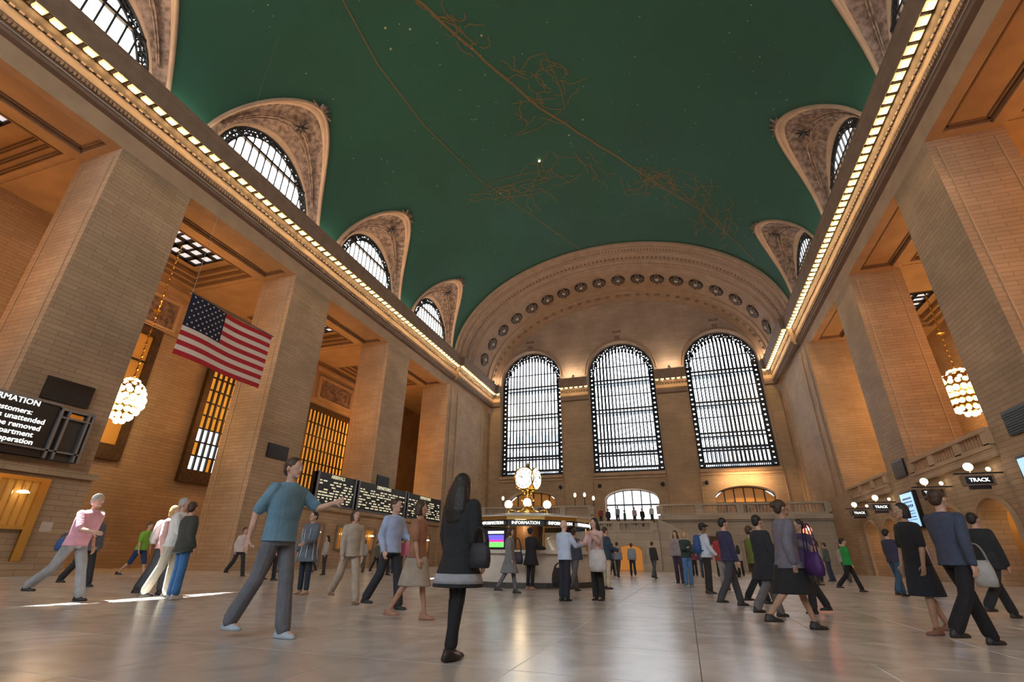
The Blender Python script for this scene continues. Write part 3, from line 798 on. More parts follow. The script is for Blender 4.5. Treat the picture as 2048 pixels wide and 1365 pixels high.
lamp('unseen_balcony_lamp', 'AREA', (7.2, 58.6, 9.7), 260, WARM, 4, (math.radians(35), 0, 0), .3)  # unseen lamp without a fixture, brightening the right end of the balcony

# ------------------------------------------------------------------ balcony, landing and stairs at the far end
def balustrade(name, x0, x1, y, z0, z1, label, kind=None):
    """stone parapet with pierced panels along X"""
    t = thing(name, label, 'balustrade', ((x0+x1)/2, y, z0)); L = x1-x0; h = z1-z0; hx = L/2
    MB().box(-hx, hx, -.22, .22, 0, .22).build('plinth', STONE2, t); MB().box(-hx-.05, hx+.05, -.26, .26, h-.18, h).build('handrail', STONE2, t)
    n = max(1, round(L/3.2)); seg = L/n
    for k in range(n+1): MB().box(-hx+k*seg-.3, -hx+k*seg+.3, -.23, .23, .2, h-.15).build('pedestal', STONE2, t)
    b = MB()
    bal = MB().box(-.055, .055, -.07, .07, .2, h-.16).mesh('baluster', STONE2)
    for k in range(n):
        m_ = max(2, int((seg-.7)/.26))
        for j in range(m_): inst(bal, 'baluster', t, (-hx+k*seg+.42+(seg-.84)*j/max(1, m_-1), 0, 0))
    return t
bal = MB()
bal.box(-23.4, -8.4, 51, 60, 4.2, 4.7); bal.box(-2.0, 12.6, 51, 60, 4.2, 4.7); bal.box(-8.4, -2.0, 54.5, 60, 4.2, 4.7)
bal.box(-23.4, -8.4, 51.2, 51.8, 0, 4.2); bal.box(-2.0, 12.6, 51.2, 51.8, 0, 4.2); bal.box(-23.4, -8.3, 50.75, 51.3, 4.35, 4.75); bal.box(-2.1, 12.6, 50.75, 51.3, 4.35, 4.75)
bo = struct('trim_40', bal, STONE2, 'pale stone balcony across the end of the hall')
balustrade('balustrade', -23.2, -8.6, 51, 4.72, 5.82, 'pale stone balustrade on the far balcony, behind the golden clock')
balustrade('balustrade', -1.9, 12.4, 51, 4.72, 5.80, 'pale stone balustrade on the far balcony, right of the stairs')
# dark archways in the wall below the balcony
def low_arch(x, y, wd, h, m, par, glow=None):
    pts = [(x-wd, y, 0.02), (x+wd, y, 0.02)]+[(x+wd*math.cos(PI*k/12), y, h-wd*.5+wd*.5*math.sin(PI*k/12)) for k in range(13)]
    MB().add(pts, [tuple(range(len(pts)))]).build('archway', m, par, uv=False)
    MB().tube([(x-wd, y-.02, 0)]+[(x-wd*math.cos(PI*k/12), y-.02, h-wd*.5+wd*.5*math.sin(PI*k/12)) for k in range(13)]+[(x+wd, y-.02, 0)], .12, 6).build('archway_moulding', STONE2, par)
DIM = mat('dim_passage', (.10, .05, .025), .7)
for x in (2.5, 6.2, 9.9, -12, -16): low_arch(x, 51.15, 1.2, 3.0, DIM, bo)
# landing block with passage arch, central flight up to the balcony, side flights down
ld = MB(); ld.box(-8.8, -2.0, 45.9, 50.6, 0, 3.0)
lo_ = struct('trim_41', ld, STONE2, 'stair landing block in front of the balcony')
low_arch(-4.6, 45.86, 1.15, 2.1, mat('glowing_passage', (.75, .32, .06), .6, emit=((1, .38, .06), .14)), lo_)  # passage light put into the colour and glow of a flat panel
balustrade('balustrade', -8.7, -2.4, 46.1, 3.0, 3.95, 'low pale balustrade in front of the stair landing')
st = thing('staircase', 'flight of pale steps rising from the landing to the balcony', 'stairs', (-5.2, 50.6, 3.0))
for k in range(10): MB().box(-3.1, 3.1, k*.39, 3.95, k*.17, (k+1)*.17).build('step', STONE2, st)
for e, lb in ((-1, 'pale side stair descending behind the kiosk'), (1, 'pale side stair descending right of the landing')):
    s_ = thing('staircase', lb, 'stairs', (-5.4+e*3.42, 48.1, 0))
    for k in range(17):
        x0, x1 = sorted((e*(.0+k*.34), e*(.34+k*.34))); MB().box(x0, x1, -1.6, 1.6, 0, 3.0-(k+1)*.17).build('step', STONE2, s_)
    w_ = MB(); X0 = 0; X1 = e*6.1
    pts = [(X0, -1.7, 0), (X1, -1.7, 0), (X1, -1.7, .9), (X0, -1.7, 3.95)]
    w_.add(pts+[(a, -1.95, c) for a, b, c in pts], [(0, 1, 2, 3), (4, 7, 6, 5), (0, 4, 5, 1), (1, 5, 6, 2), (2, 6, 7, 3), (3, 7, 4, 0)])
    w_.build('side_parapet', STONE2, s_)
    w_ = MB(); w_.tube([(X0, -1.82, 4.0), (X1, -1.82, .95)], .12, 6); w_.build('stair_rail', STONE2, s_)

# ------------------------------------------------------------------ left wall: aisle windows, ticket wall, boards
def aisle_window(par, x, y0, y1, z0, z1, nc, nr, split, lb):
    s = 1
    f = MB(); f.box(x, x+.35, y0-.45, y1+.45, z0-.9, z0); f.box(x, x+.35, y0-.45, y1+.45, z1, z1+.5)
    f.box(x, x+.35, y0-.45, y0, z0, z1); f.box(x, x+.35, y1, y1+.45, z0, z1)
    fo = f.build('aisle_window_frame', noisy('bronze_frame', (.10, .055, .02), (.05, .03, .015), 5, .5, .3, 25, .4), par); fo['label'] = lb
    g = MB()
    for k in range(1, nc): y = y0+(y1-y0)*k/nc; g.box(x+.12, x+.28, y-.06, y+.06, z0, z1)
    for k in range(1, nr): z = z0+(z1-z0)*k/nr; g.box(x+.12, x+.24, y0, y1, z-.05, z+.05)
    g.build('window_lattice', IRON, fo)
    for k in range(nc):
        for j in range(nr):
            a, b = y0+(y1-y0)*k/nc, y0+(y1-y0)*(k+1)/nc; c, d = z0+(z1-z0)*j/nr, z0+(z1-z0)*(j+1)/nr
            m = AMBERD if split < 0 else SKYW if d <= split+.01 and (k+j*3) % 7 != 3 else AMBER
            MB().quad((x+.1, a, c), (x+.1, b, c), (x+.1, b, d), (x+.1, a, d)).build('pane', m, fo, uv=False)
aisle_window(WLft, -33, 15.0, 20.3, 6.9, 14.3, 3, 4, -1, 'large amber window in the left aisle behind the chandelier')
aisle_window(WLft, -33, 25.3, 27.7, 6.3, 14.2, 5, 8, 9.8, 'narrow aisle window, white below and amber above, under the flag')
aisle_window(WLft, -33, 36.1, 42.3, 6.5, 13.8, 12, 6, 0, 'wide amber lattice window in the left aisle')
for a, b in ((17.2, 21.5), (36.9, 42.2)):
    q = MB(); x = -32.9
    for y0_, y1_, z0_, z1_ in ((a, b, 15.1, 15.3), (a, b, 17.2, 17.4), (a, a+.2, 15.3, 17.2), (b-.2, b, 15.3, 17.2)): q.box(-33, x+.12, y0_, y1_, z0_, z1_)
    q.build('carved_panel_frame', PLAIN, WLft); MB().box(-33, -32.94, a+.2, b-.2, 15.3, 17.2).build('carved_panel', ORN, WLft)
    q = MB(); q.box(-33, -32.75, a-.6, b+.6, 14.95, 15.05); q.box(-33, -32.7, a-.6, b+.6, 18.0, 18.3); q.build('string_course', PLAIN, WLft)
# ticket-counter walls
tk = MB(); tk.box(-24.6, -23.55, -20, 14.15, 0, 3.6); tk.box(-24.6, -23.35, -20, 14.25, 3.6, 3.85)
tk.box(-24.6, -23.45, -20, 14.2, 0, .5)
tko = struct('trim_50', tk, STONE, 'stone ticket-counter wall under the information board')
tk = MB(); tk.box(-24.6, -23.55, 25.9, 46.7, 0, 3.7); tk.box(-24.6, -23.3, 25.9, 46.7, 3.7, 3.95)
tko2 = struct('trim_51', tk, STONE, 'stone ticket-counter wall under the departure boards')
def ticket_window(par, y, w_, z0, z1, lb):
    x = -23.55; f = MB()
    f.box(x, x+.12, y-w_-.18, y-w_, z0-.1, z1+.15); f.box(x, x+.12, y+w_, y+w_+.30, z0-1.2, z1+.15); f.box(x, x+.12, y-w_, y+w_, z1, z1+.15); f.box(x, x+.2, y-w_, y+w_, z0-.12, z0)
    t = thing('ticket_window', lb, 'ticket window', (0, 0, 0)); f.build('frame', BRASS if y < 12 else MOULD, t)
    MB().box(x-.02, x+.02, y-w_, y+w_, z0, z1).build('counter_glass', AMBERD, t)
    g = MB()
    for k in range(1, 5): g.box(x+.02, x+.05, y-w_+2*w_*k/5-.015, y-w_+2*w_*k/5+.015, z0, z1)
    g.build('grille', BRASS, t)
    MB().lathe([(.0, .10), (.12, .08), (.20, 0), (.0, -.03)], (x+.25, y+.1, z1-.45), 12).build('lamp_shade', GLOBE, t)
    MB().tube([(x, y+.1, z1-.2), (x+.25, y+.1, z1-.2), (x+.25, y+.1, z1-.36)], .02, 5).build('lamp_arm', BRASS, t)
    return t
ticket_window(tko, 11.75, .62, 1.7, 3.3, 'amber-lit ticket window under the information board')
for k, y in enumerate((28.5, 31.5, 34.8, 38.0, 41.2, 44.2)):
    ticket_window(tko2, y, .6, 1.3, 2.7, 'amber-lit ticket window below the departure board, %s from the left' % ('first', 'second', 'third', 'fourth', 'fifth', 'sixth')[k])
MB().box(-23.6, -23.54, 12.95, 13.35, 1.55, 1.9).build('notice', MARBLE, tko)
# information board
ib = thing('information_board', 'black lit information board on the left wall with white text', 'board', (-23.55, 8, 4.15))
MB().box(0, .25, -9, 3.95, 0, .12).box(0, .22, -9, 3.95, 0, 2.15).build('board_body', BLACK, ib)
q = MB(); q.box(.2, .34, -9, 5.15, .28, .34)
for y in (3.95, 4.22, 4.95, 5.12): q.box(.0, .34, y, y+.09, 0, 2.0)
q.box(.0, .32, 3.95, 5.2, 1.92, 2.02); q.box(0, .32, 3.95, 5.2, 1.62, 1.68); q.box(.2, .3, -9, 3.95, 2.05, 2.15)
q.build('board_frame', STEEL, ib); MB().box(0, .15, 3.95, 5.2, 0, 2.0).build('side_panel', DKGREY, ib)
MB().box(.16, .18, 4.35, 4.9, 1.7, 1.88).build('brass_plaque', BRASS, ib)
text('board_heading', 'INFORMATION', .30, SIGNW, ib, (.24, 3.25, 1.95), ROT_L, 'RIGHT')
for k, s in enumerate(('Dear Customers:', 'Packages unattended', 'may be removed', 'by our Department', 'your cooperation')):
    text('board_text', s, .28, SIGNW, ib, (.24, 3.62-(.50, 0, .05, .2, .1)[k], 1.58-k*.27), ROT_L, 'RIGHT')
# departure boards
for k, (y0, y1, lb) in enumerate(((27.6, 32.0, 'first black departure board with yellow-white rows'), (32.3, 39.5, 'second and widest black departure board with yellow-white rows'), (39.8, 46.6, 'last black departure board, nearest the far corner'))):
    t = thing('departure_board', lb, 'board', (-23.5, (y0+y1)/2, 4.0)); h = (y1-y0)/2
    MB().box(-.25, .2, -h, h, 0, 2.15).build('board_body', BLACK, t)
    q = MB(); q.box(0, .28, -h, -h+.14, 0, 2.2); q.box(0, .28, h-.14, h, 0, 2.2); q.box(0, .24, -h, h, -.02, .06); q.build('board_frame', STEEL, t)
    text('board_heading', ('ARRIVALS', 'DEPARTURES', 'DEPARTURES')[k], .36, SIGNY, t, (.22, 0, 1.95), ROT_L)
    random.seed(k+3); rw = MB()
    for r in range(8):
        y = -h+.3; z = 1.6-r*.19
        while y < h-.35:
            wd = random.uniform(.12, .5)
            if random.random() < .75: 
                yy = y
                while yy < min(y+wd, h-.2): rw.box(.2, .21, yy, yy+.06, z-.045, z+.045); yy += .085
            y += wd+random.uniform(.08, .3)
    rw.build('flap_rows', SIGNY, t, uv=False, kind='stuff')
# dark loudspeaker panels on the piers
for (sx, y, z, wd, h, lb) in ((-1, 12.15, 6.9, 1.75, .92, 'black speaker panel above the information board'), (-1, 24.0, 6.75, 1.7, .85, 'black speaker panel on the second left pier'), (-1, 36.1, 6.6, 1.8, .9, 'black speaker panel above the departure boards'),
                              (1, 23.3, 5.98, 1.7, .95, 'black speaker panel on the nearest right pier'), (1, 35.3, 6.05, 1.7, 1.0, 'black speaker panel on the second right pier')):
    t = thing('speaker_panel', lb, 'loudspeaker', ((XL if sx < 0 else XR), y, z))
    a, b = sorted((0, -sx*.10)); MB().box(a, b, -wd/2, wd/2, -h/2, h/2).build('cabinet', BLACK, t)
    g = MB(); c = -sx*.11
    for k in range(9): g.box(min(c, c-sx*.01), max(c, c-sx*.01), -wd/2+.04, wd/2-.04, -h/2+.05+k*(h-.1)/9, -h/2+.08+k*(h-.1)/9)
    g.build('louvres', mat_cache_early('louvre', (.014, .014, .015)), t)

# ------------------------------------------------------------------ right side: gate walls, balustrades, signs, screens
def gate_wall(y0, y1, idx):
    x = XR+.15; arches = [y0+(y1-y0)*f for f in (.27, .74)]; aw = 1.35; ah = 3.5
    ys = sorted(set([y0, y1]+[round(c-aw*math.cos(PI*k/12), 3) for c in arches for k in range(13)]))
    mb = MB()
    for a, b in zip(ys, ys[1:]):
        m_ = (a+b)/2; c = next((c for c in arches if abs(m_-c) < aw), None)
        if c is None: mb.quad((x, a, 0), (x, b, 0), (x, b, 5.0), (x, a, 5.0))
        else:
            z = lambda v: 2.5+1.0*math.sqrt(max(0, 1-((v-c)/aw)**2)); mb.quad((x, a, z(a)), (x, b, z(b)), (x, b, 5.0), (x, a, 5.0)); mb.quad((x, a, z(a)), (x, b, z(b)), (x+1, b, z(b)), (x+1, a, z(a)))
    for c in arches:
        for e in (-1, 1): mb.quad((x, c+e*aw, 0), (x+1, c+e*aw, 0), (x+1, c+e*aw, 2.5), (x, c+e*aw, 2.5))
    mb.box(x-.25, x+1.2, y0, y1, 5.0, 5.35)
    o = struct('trim_%d' % (60+idx), mb, STONE, 'stone gate wall with arched openings on the right side')
    for c in arches:
        q = MB(); q.tube([(x-.03, c-aw-.1, 0), (x-.03, c-aw-.1, 2.5)]+[(x-.03, c-(aw+.1)*math.cos(PI*k/12), 2.5+1.1*math.sin(PI*k/12)) for k in range(1, 12)]+[(x-.03, c+aw+.1, 2.5), (x-.03, c+aw+.1, 0)], .12, 6); q.build('arch_moulding', PLAIN, o)
        lamp('gate_lamp', 'POINT', (x+1.6, c, 3.0), 30, (1, .55, .18), .15)
        MB().sphere((x+1.2, c, 2.9), .16).build('passage_lamp', GLOBE, o)
    # passage back wall
    MB().box(x+2.6, x+2.8, y0, y1, 0, 5).build('passage_wall', noisy('amber_stone', (.55, .33, .13), (.42, .24, .09), 1, .7), o)
    b = MB(); b.box(x-.3, x+.1, y0+.1, y1-.1, 5.35, 5.55); b.box(x-.33, x+.13, y0+.05, y1-.05, 6.05, 6.22)
    n = 3; seg = (y1-y0)/n
    for k in range(n+1): yc = min(max(y0+k*seg, y0+.3), y1-.3); b.box(x-.3, x+.1, yc-.3, yc+.3, 5.5, 6.1)
    bt = thing('balustrade', 'pierced stone balustrade over the right gate wall, %s bay' % ('nearest', 'middle', 'far')[idx], 'balustrade'); b.build('rails', PLAIN, bt)
    bl = MB().box(-.09, .09, -.05, .05, 0, .56).mesh('baluster', PLAIN)
    for k in range(n):
        for j in range(8): inst(bl, 'baluster', bt, (x-.1, y0+k*seg+.42+(seg-.84)*j/7, 5.52))
gate_wall(13.1, 21.65, 0); gate_wall(25.4, 33.8, 1); gate_wall(37.4, 45.6, 2)
def bracket_sign(y, i, s):
    t = thing('gate_sign', 'lit white sign with globe lamp over the right gates, %s from the right' % ('first', 'second', 'third', 'fourth')[i], 'sign', (XR-.1, y, 4.35))
    MB().box(-1.5, .2, -.06, .06, .0, .05).build('bracket', BRONZE, t)
    MB().box(-1.30, -.20, -.14, .10, -.48, -.06).build('sign_box', MOULD, t)
    MB().box(-1.20, -.30, -.16, -.14, -.42, -.12).build('sign_face', BLACK, t)
    text('sign_text', s, .21, SIGNW, t, (-.75, -.17, -.27), ROT_E)
    MB().box(-1.1, -.4, -.1, .08, -.62, -.5).build('sign_base', BRONZE, t)
    MB().sphere((-.9, 0, .30), .17, 12, 8).build('globe', GLOBE, t, smooth=True); MB().tube([(-.9, 0, 0), (-.9, 0, .16)], .03, 6).build('globe_stem', BRASS, t)
    MB().sphere((.0, .5, .25), .09, 8, 6).build('side_bulb', GLOBE, t)
for i, (y, s) in enumerate(((25.9, 'TRACK'), (30.3, 'TRACK'), (37.6, 'TRACK'), (42.0, 'TRACK'))): bracket_sign(y, i, s)
SCR = mat('blue_screen', (.3, .5, .8), .4, emit=((.36, .62, 1), 1.0))
SCT = mat('screen_ink', (.02, .08, .25), .4)
for i, (y, lb) in enumerate(((35.1, 'tall blue information screen on the second right pier'), (23.2, 'tall blue information screen on the nearest right pier'))):
    t = thing('info_screen', lb, 'screen', (XR, y, 2.75)); MB().box(-.22, 0, -.95, .95, -.08, 1.95).build('casing', BLACK, t); MB().box(-.24, -.22, -.85, .85, .02, 1.85).build('display', SCR, t)
    q = MB(); random.seed(5+i)
    for z, hh, nn in ((1.55, .10, 5), (1.36, .06, 7), (1.14, .14, 5), (.86, .04, 8), (.72, .04, 8), (.55, .05, 6), (.40, .03, 9)):
        yy = -.62
        for j in range(nn):
            wd = random.uniform(.6, 1.0)*1.24/nn; q.box(-.25, -.24, yy, yy+wd*.8, z-hh/2, z+hh/2); yy += 1.24/nn
    q.build('screen_lines', SCT, t, uv=False)

# ------------------------------------------------------------------ aisle chandeliers and lamps
def chandelier(x, y, z, h, w_, ztop, lb):
    t = thing('chandelier', lb, 'chandelier', (x, y, z)); q = MB(); q.lathe([(.05, h*.55), (.25, h*.5), (w_*.40, h*.34), (w_*.46, h*.1), (w_*.42, -h*.15), (w_*.28, -h*.36), (.12, -h*.46), (.02, -h*.52)], n=14)
    q.build('basket', BRASS, t, smooth=True)
    random.seed(int(y*10)); bm_ = MB().sphere((0, 0, 0), .165, 8, 6).mesh('bulb', CHANDL, smooth=True)
    for k, (zz, rr, n) in enumerate((zz_, rr_, int(n_*(1.0 if w_ < 2 else 1.5))) for zz_, rr_, n_ in ((.46, .30, 6), (.34, .62, 9), (.20, .86, 12), (.05, .98, 14), (-.10, .96, 14), (-.24, .80, 12), (-.38, .55, 8), (-.48, .2, 3), (.27, .75, 9), (.02, .99, 12))):
        for j in range(n): a = 2*PI*(j+.5*(k % 2))/n; inst(bm_, 'bulb', t, (rr*w_/2*math.cos(a), rr*w_/2*math.sin(a), zz*h))
    c = MB(); L = ztop-z; c.tube([(0, 0, h*.5), (0, 0, L)], .035, 6)
    k = h*.6
    while k < L-.2: c.sphere((0, 0, k), (.07, .07, .12), 6, 4); k += .42
    c.build('chain', BRASS, t); MB().lathe([(.0, -.1), (.18, -.05), (.28, 0), (.12, .12), (0, .14)], (0, 0, L*.52), 10).build('chain_boss', BRASS, t)
    MB().lathe([(.05, -.25), (.3, -.1), (.4, 0)], (0, 0, L), 12).build('canopy', BRONZE, t)
    lamp('chandelier_glow', 'POINT', (x, y, z-h*.2), 380, (1, .52, .18), .9)
    return t
chandelier(-29.6, 18.0, 8.85, 2.5, 1.7, 20.0, 'glowing globe-bulb chandelier hanging in the left aisle beside the flag')
chandelier(19.6, 39.7, 11.7, 3.2, 2.7, 20.3, 'glowing globe-bulb chandelier hanging in the right aisle')
chandelier(-29.6, 42.0, 4.6, 2.2, 1.5, 20.0, 'small glimpsed chandelier behind the third left pier')
for y in (6, 30.2, 42): lamp('aisle_lamp', 'POINT', (-29.5, y, 12.0), 700, (1, .42, .10), 1.0)
for y in (5.5, 17.5, 29.5, 41.5): lamp('aisle_lamp', 'POINT', (19.0, y, 12.0), 700, (1, .42, .10), 1.0)
lamp('aisle_lamp', 'POINT', (-28.6, 18.2, 15.5), 300, (1, .44, .12), 1.0)

# ------------------------------------------------------------------ flag
def flag():
    t = thing('flag', 'large stars and stripes flag hanging in the hall by the left piers', 'flag', (-20, 13.3, 8.72)); W_, H_ = 4.84, 2.95
    def wav(u, v): return .10*math.sin(5*u+1.2*v)*(.35+.65*(1-v))+.05*math.sin(9*u)
    def cloth_(u0, u1, v0, v1, nme, m, off=0):
        nu = max(2, int(26*(u1-u0))); mb = MB()
        for sd in ((.012+off), -(.012+off)):
            mb.grid([[(wav(u0+(u1-u0)*i/nu, v0+(v1-v0)*j/3)+sd, W_*(u0+(u1-u0)*i/nu), H_*(v0+(v1-v0)*j/3)-.06*math.sin(PI*(u0+(u1-u0)*i/nu))) for i in range(nu+1)] for j in range(4)])
        mb.build(nme, m, t, uv=False, smooth=True)
    for k in range(13):
        v0 = 1-(k+1)/13; v1 = 1-k/13; u0 = .40 if k < 7 else 0
        cloth_(u0, 1, v0, v1, 'red_stripe' if k % 2 == 0 else 'white_stripe', FLAGM['red' if k % 2 == 0 else 'white'])
    cloth_(0, .40, 6/13, 1, 'blue_canton', FLAGM['navy'], .004)
    def star5(u, v):
        mb = MB(); c = (wav(u, v), W_*u, H_*v-.06*math.sin(PI*u))
        for sd in (1, -1):
            p = [(c[0]+sd*.024, c[1]+r*math.sin(PI*k/5), c[2]+r*math.cos(PI*k/5)) for k in range(10) for r in [.062 if k % 2 == 0 else .026]]
            mb.add([(c[0]+sd*.024, c[1], c[2])]+p, [(0, i+1, (i+1) % 10+1) for i in range(10)])
        mb.build('star', FLAGM['white'], t, uv=False)
    for r in range(9):
        for c in range(6 if r % 2 == 0 else 5): star5(.40*(c+.5+(0 if r % 2 == 0 else .5))/6, 1-(7/13)*(r+.6)/9.2)
    MB().tube([(0, -.1, H_+.03), (0, W_+.1, H_+.03)], .04, 6).build('header_pole', STEEL, t)
    for y in (0, W_):
        top = ZS+BZ*math.sqrt(1-((-20-XC)/AX)**2)
        MB().tube([(0, y, H_), (0, y, top-8.72)], .008, 4).build('suspension_wire', STEEL, t)
flag()

# ------------------------------------------------------------------ information booth with clock
def booth():
    t = thing('information_booth', 'round marble and brass information booth in the middle of the floor', 'kiosk', (-5.4, 18, 0)); R = 2.35; n = 12
    def ring(r0, r1, z0, z1, nn=12, a0=0):
        mb = MB(); mb.lathe([(r0, z0), (r1, z0), (r1, z1), (r0, z1), (r0, z0)], n=nn); return mb
    ring(R-.35, R, 0, .98, 24).build('counter_base', MARBLE, t)
    ring(R-.4, R+.06, 0, .16, 24).build('plinth', DKGREY, t)
    ring(R-.45, R+.14, .98, 1.08, 24).build('counter_top', MARBLE, t)
    ring(R-.12, R+.03, 2.0, 2.10, 12).build('roof_cornice', BRASS, t); ring(R-.12, R+.07, 2.10, 2.15, 12).build('roof_edge', MARBLE, t)
    MB().lathe([(R, 2.15), (1.6, 2.26), (.7, 2.34), (.0, 2.34)], n=12).build('roof', BRONZE, t)
    m = MB()
    for k in range(n):
        a = 2*PI*k/n; m.tube([((R-.1)*math.cos(a), (R-.1)*math.sin(a), 1.08), ((R-.1)*math.cos(a), (R-.1)*math.sin(a), 2.0)], .035, 6)
    m.build('brass_mullions', BRASS, t)
    for k in range(n):
        a, b = 2*PI*k/n, 2*PI*(k+1)/n; r = R-.12; A = (r*math.cos(a), r*math.sin(a)); B = (r*math.cos(b), r*math.sin(b)); am = (a+b)/2
        MB().quad((*A, 1.08), (*B, 1.08), (*B, 1.98), (*A, 1.98)).build('glass_panel', GLASS, t, uv=False)
        r2_ = R-.06; A = (r2_*math.cos(a), r2_*math.sin(a)); B = (r2_*math.cos(b), r2_*math.sin(b))
        sgm = MB().quad((*A, 1.80), (*B, 1.80), (*B, 1.99), (*A, 1.99)).build('sign_band', BLACK, t, uv=False)
        rr = (R+.0)*math.cos(PI/n)
        text('sign_text', 'INFORMATION', .135, SIGNW, t, (rr*math.cos(am), rr*math.sin(am), 1.895), (PI/2, 0, am+PI/2))
    # interior: clerk desks, shelf and warm light
    MB().lathe([(.55, 0), (.55, 2.2)], n=12).build('core_column', noisy('wood_core', (.30, .15, .06), (.22, .10, .04), 3, .4), t)
    MB().box(-1.2, 1.2, -.6, .6, .9, 1.0).build('inner_desk', BRONZE, t)
    lamp('booth_lamp', 'POINT', (-5.4, 17.1, 1.85), 18, (1, .75, .45), .2)
    # screen in the left panel
    a = math.radians(-99); 
    s = bpy.data.objects.new('booth_screen', None); col.objects.link(s); s.parent = t; s.location = ((R-.02)*math.cos(a), (R-.02)*math.sin(a), 1.36); s.rotation_euler = (0, 0, a+PI/2)
    MB().box(-.36, .36, -.05, .0, -.26, .36).build('screen_casing', BLACK, s)
    for z0, z1, c in ((.20, .28, (1, 1, 1)), (.02, .16, (.12, .10, 1)), (-.05, .02, (.7, .03, .35)), (-.20, -.05, (.15, .9, .12))):
        MB().box(-.29, .29, -.065, -.05, z0, z1).build('screen_band', mat('screen_colour', c, .4, emit=(c, 1.2)), s)
    return t
booth()
def clock():
    t = thing('clock', 'golden four-faced ball clock on top of the information booth', 'clock', (-5.4, 18, 2.34))
    MB().lathe([(.0, 0), (.42, 0), (.44, .08), (.26, .14), (.16, .3), (.20, .42), (.30, .48), (.17, .56), (.13, .66), (.22, .78), (.34, .84), (.30, .9), (.0, .92)], n=16).build('pedestal', BRASS, t, smooth=True)
    c = MB(); c.sphere((0, 0, 1.26), .40, 20, 12); c.lathe([(.42, 1.23), (.44, 1.26), (.42, 1.29)], n=24)
    c.lathe([(.0, 1.9), (.03, 1.86), (.05, 1.74), (.10, 1.70), (.14, 1.64), (.2, 1.6)], n=12); c.build('ball_case', BRASS, t, smooth=True)
    for k in range(4):
        a = math.radians(-98+90*k); d = Vector((math.cos(a), math.sin(a), 0)); f = bpy.data.objects.new('dial', None); col.objects.link(f); f.parent = t
        f.location = d*.22+Vector((0, 0, 1.26)); f.rotation_euler = (PI/2, 0, a+PI/2)
        q = MB(); q.lathe([(.0, .27), (.2, .245), (.33, .19), (.385, .12)], n=28); q.build('dial_glass', DIAL, f, smooth=True)
        q = MB(); q.lathe([(.385, .08), (.42, .10), (.42, .14), (.385, .14)], n=28); q.build('bezel', BRASS, f, smooth=True)
        q = MB(); 
        for j in range(12):
            b = 2*PI*j/12; q.box(.30*math.sin(b)-.012, .30*math.sin(b)+.012, .30*math.cos(b)-.022, .30*math.cos(b)+.022, .215, .235)
        q.build('hour_marks', BRONZE, f)
        q = MB(); q.tube([(0, 0, .29), (-.13, .07, .29)], .014, 5); q.tube([(0, 0, .30), (-.10, .22, .28)], .009, 5); q.sphere((0, 0, .29), .025, 6, 4); q.build('hands', BRONZE, f)
    return t
clock()
for k in range(4):
    a = math.radians(-75+90*k)
    t = thing('globe_lamp', 'opal globe lamp on a brass arm, %s the golden clock' % ('in front of', 'to the right of', 'hidden behind', 'to the left of')[k], 'lamp', (-5.4+.72*math.cos(a), 18+.72*math.sin(a), 2.33), a, 'globe lamps on the booth roof')
    MB().lathe([(.10, 0), (.03, .05), (.025, .18), (.07, .22)], n=10).tube([(-.35, 0, .04), (-.2, 0, .14), (0, 0, .12)], .025, 6).build('arm', BRASS, t, smooth=True)
    MB().sphere((0, 0, .35), .15, 12, 8).build('globe', GLOBE, t, smooth=True)
# lamp standards and restaurant heaters on the balcony
for i, (x, z) in enumerate(((-18.1, 6.7), (-10.2, 6.85), (-9.2, 6.85), (-8.3, 6.5))):
    t = thing('lamp_standard', 'slim lamp with flame-shaped bulb on the far balcony, %s from the left' % ('first', 'second', 'third', 'fourth')[i], 'lamp', (x, 51.0, 5.82))
    h = z-5.82; MB().lathe([(.12, 0), (.04, .08), (.03, h-.15), (.07, h-.1)], n=8).build('post', BRONZE, t); MB().sphere((0, 0, h+.02), (.13, .13, .22), 10, 8).build('shade', GLOBE, t, smooth=True)
for i, (x, lb) in enumerate(((-13.75, 'left of the second pier'), (-8.9, 'left of the middle doorway'), (-1.6, 'right of the middle doorway'), (3.2, 'left of the right doorway'))):
    t = thing('wall_speaker', 'small dark round fixture on the end wall, %s' % lb, 'speaker', (x, 59.95, 8.9)); MB().sphere((0, -.12, 0), (.22, .16, .24), 10, 6).build('housing', BLACK, t, smooth=True); MB().box(-.06, .06, -.05, .06, -.06, .06).build('mount', BLACK, t)
rb = thing('warning_lamp', 'glowing red lamp on a post at the far right', 'lamp', (5.0, 24.6, 0))
MB().lathe([(.2, 0), (.2, .04), (.04, .08), (.035, 1.95)], n=10).build('post', BRONZE, rb); MB().sphere((0, 0, 2.08), .19, 12, 8).build('globe', mat('red_glow', (1, .2, .1), .4, emit=((1, .12, .05), 4)), rb, smooth=True)
MB().sphere((0, -.16, 2.12), .07, 8, 6).build('bulb', GLOBE, rb)

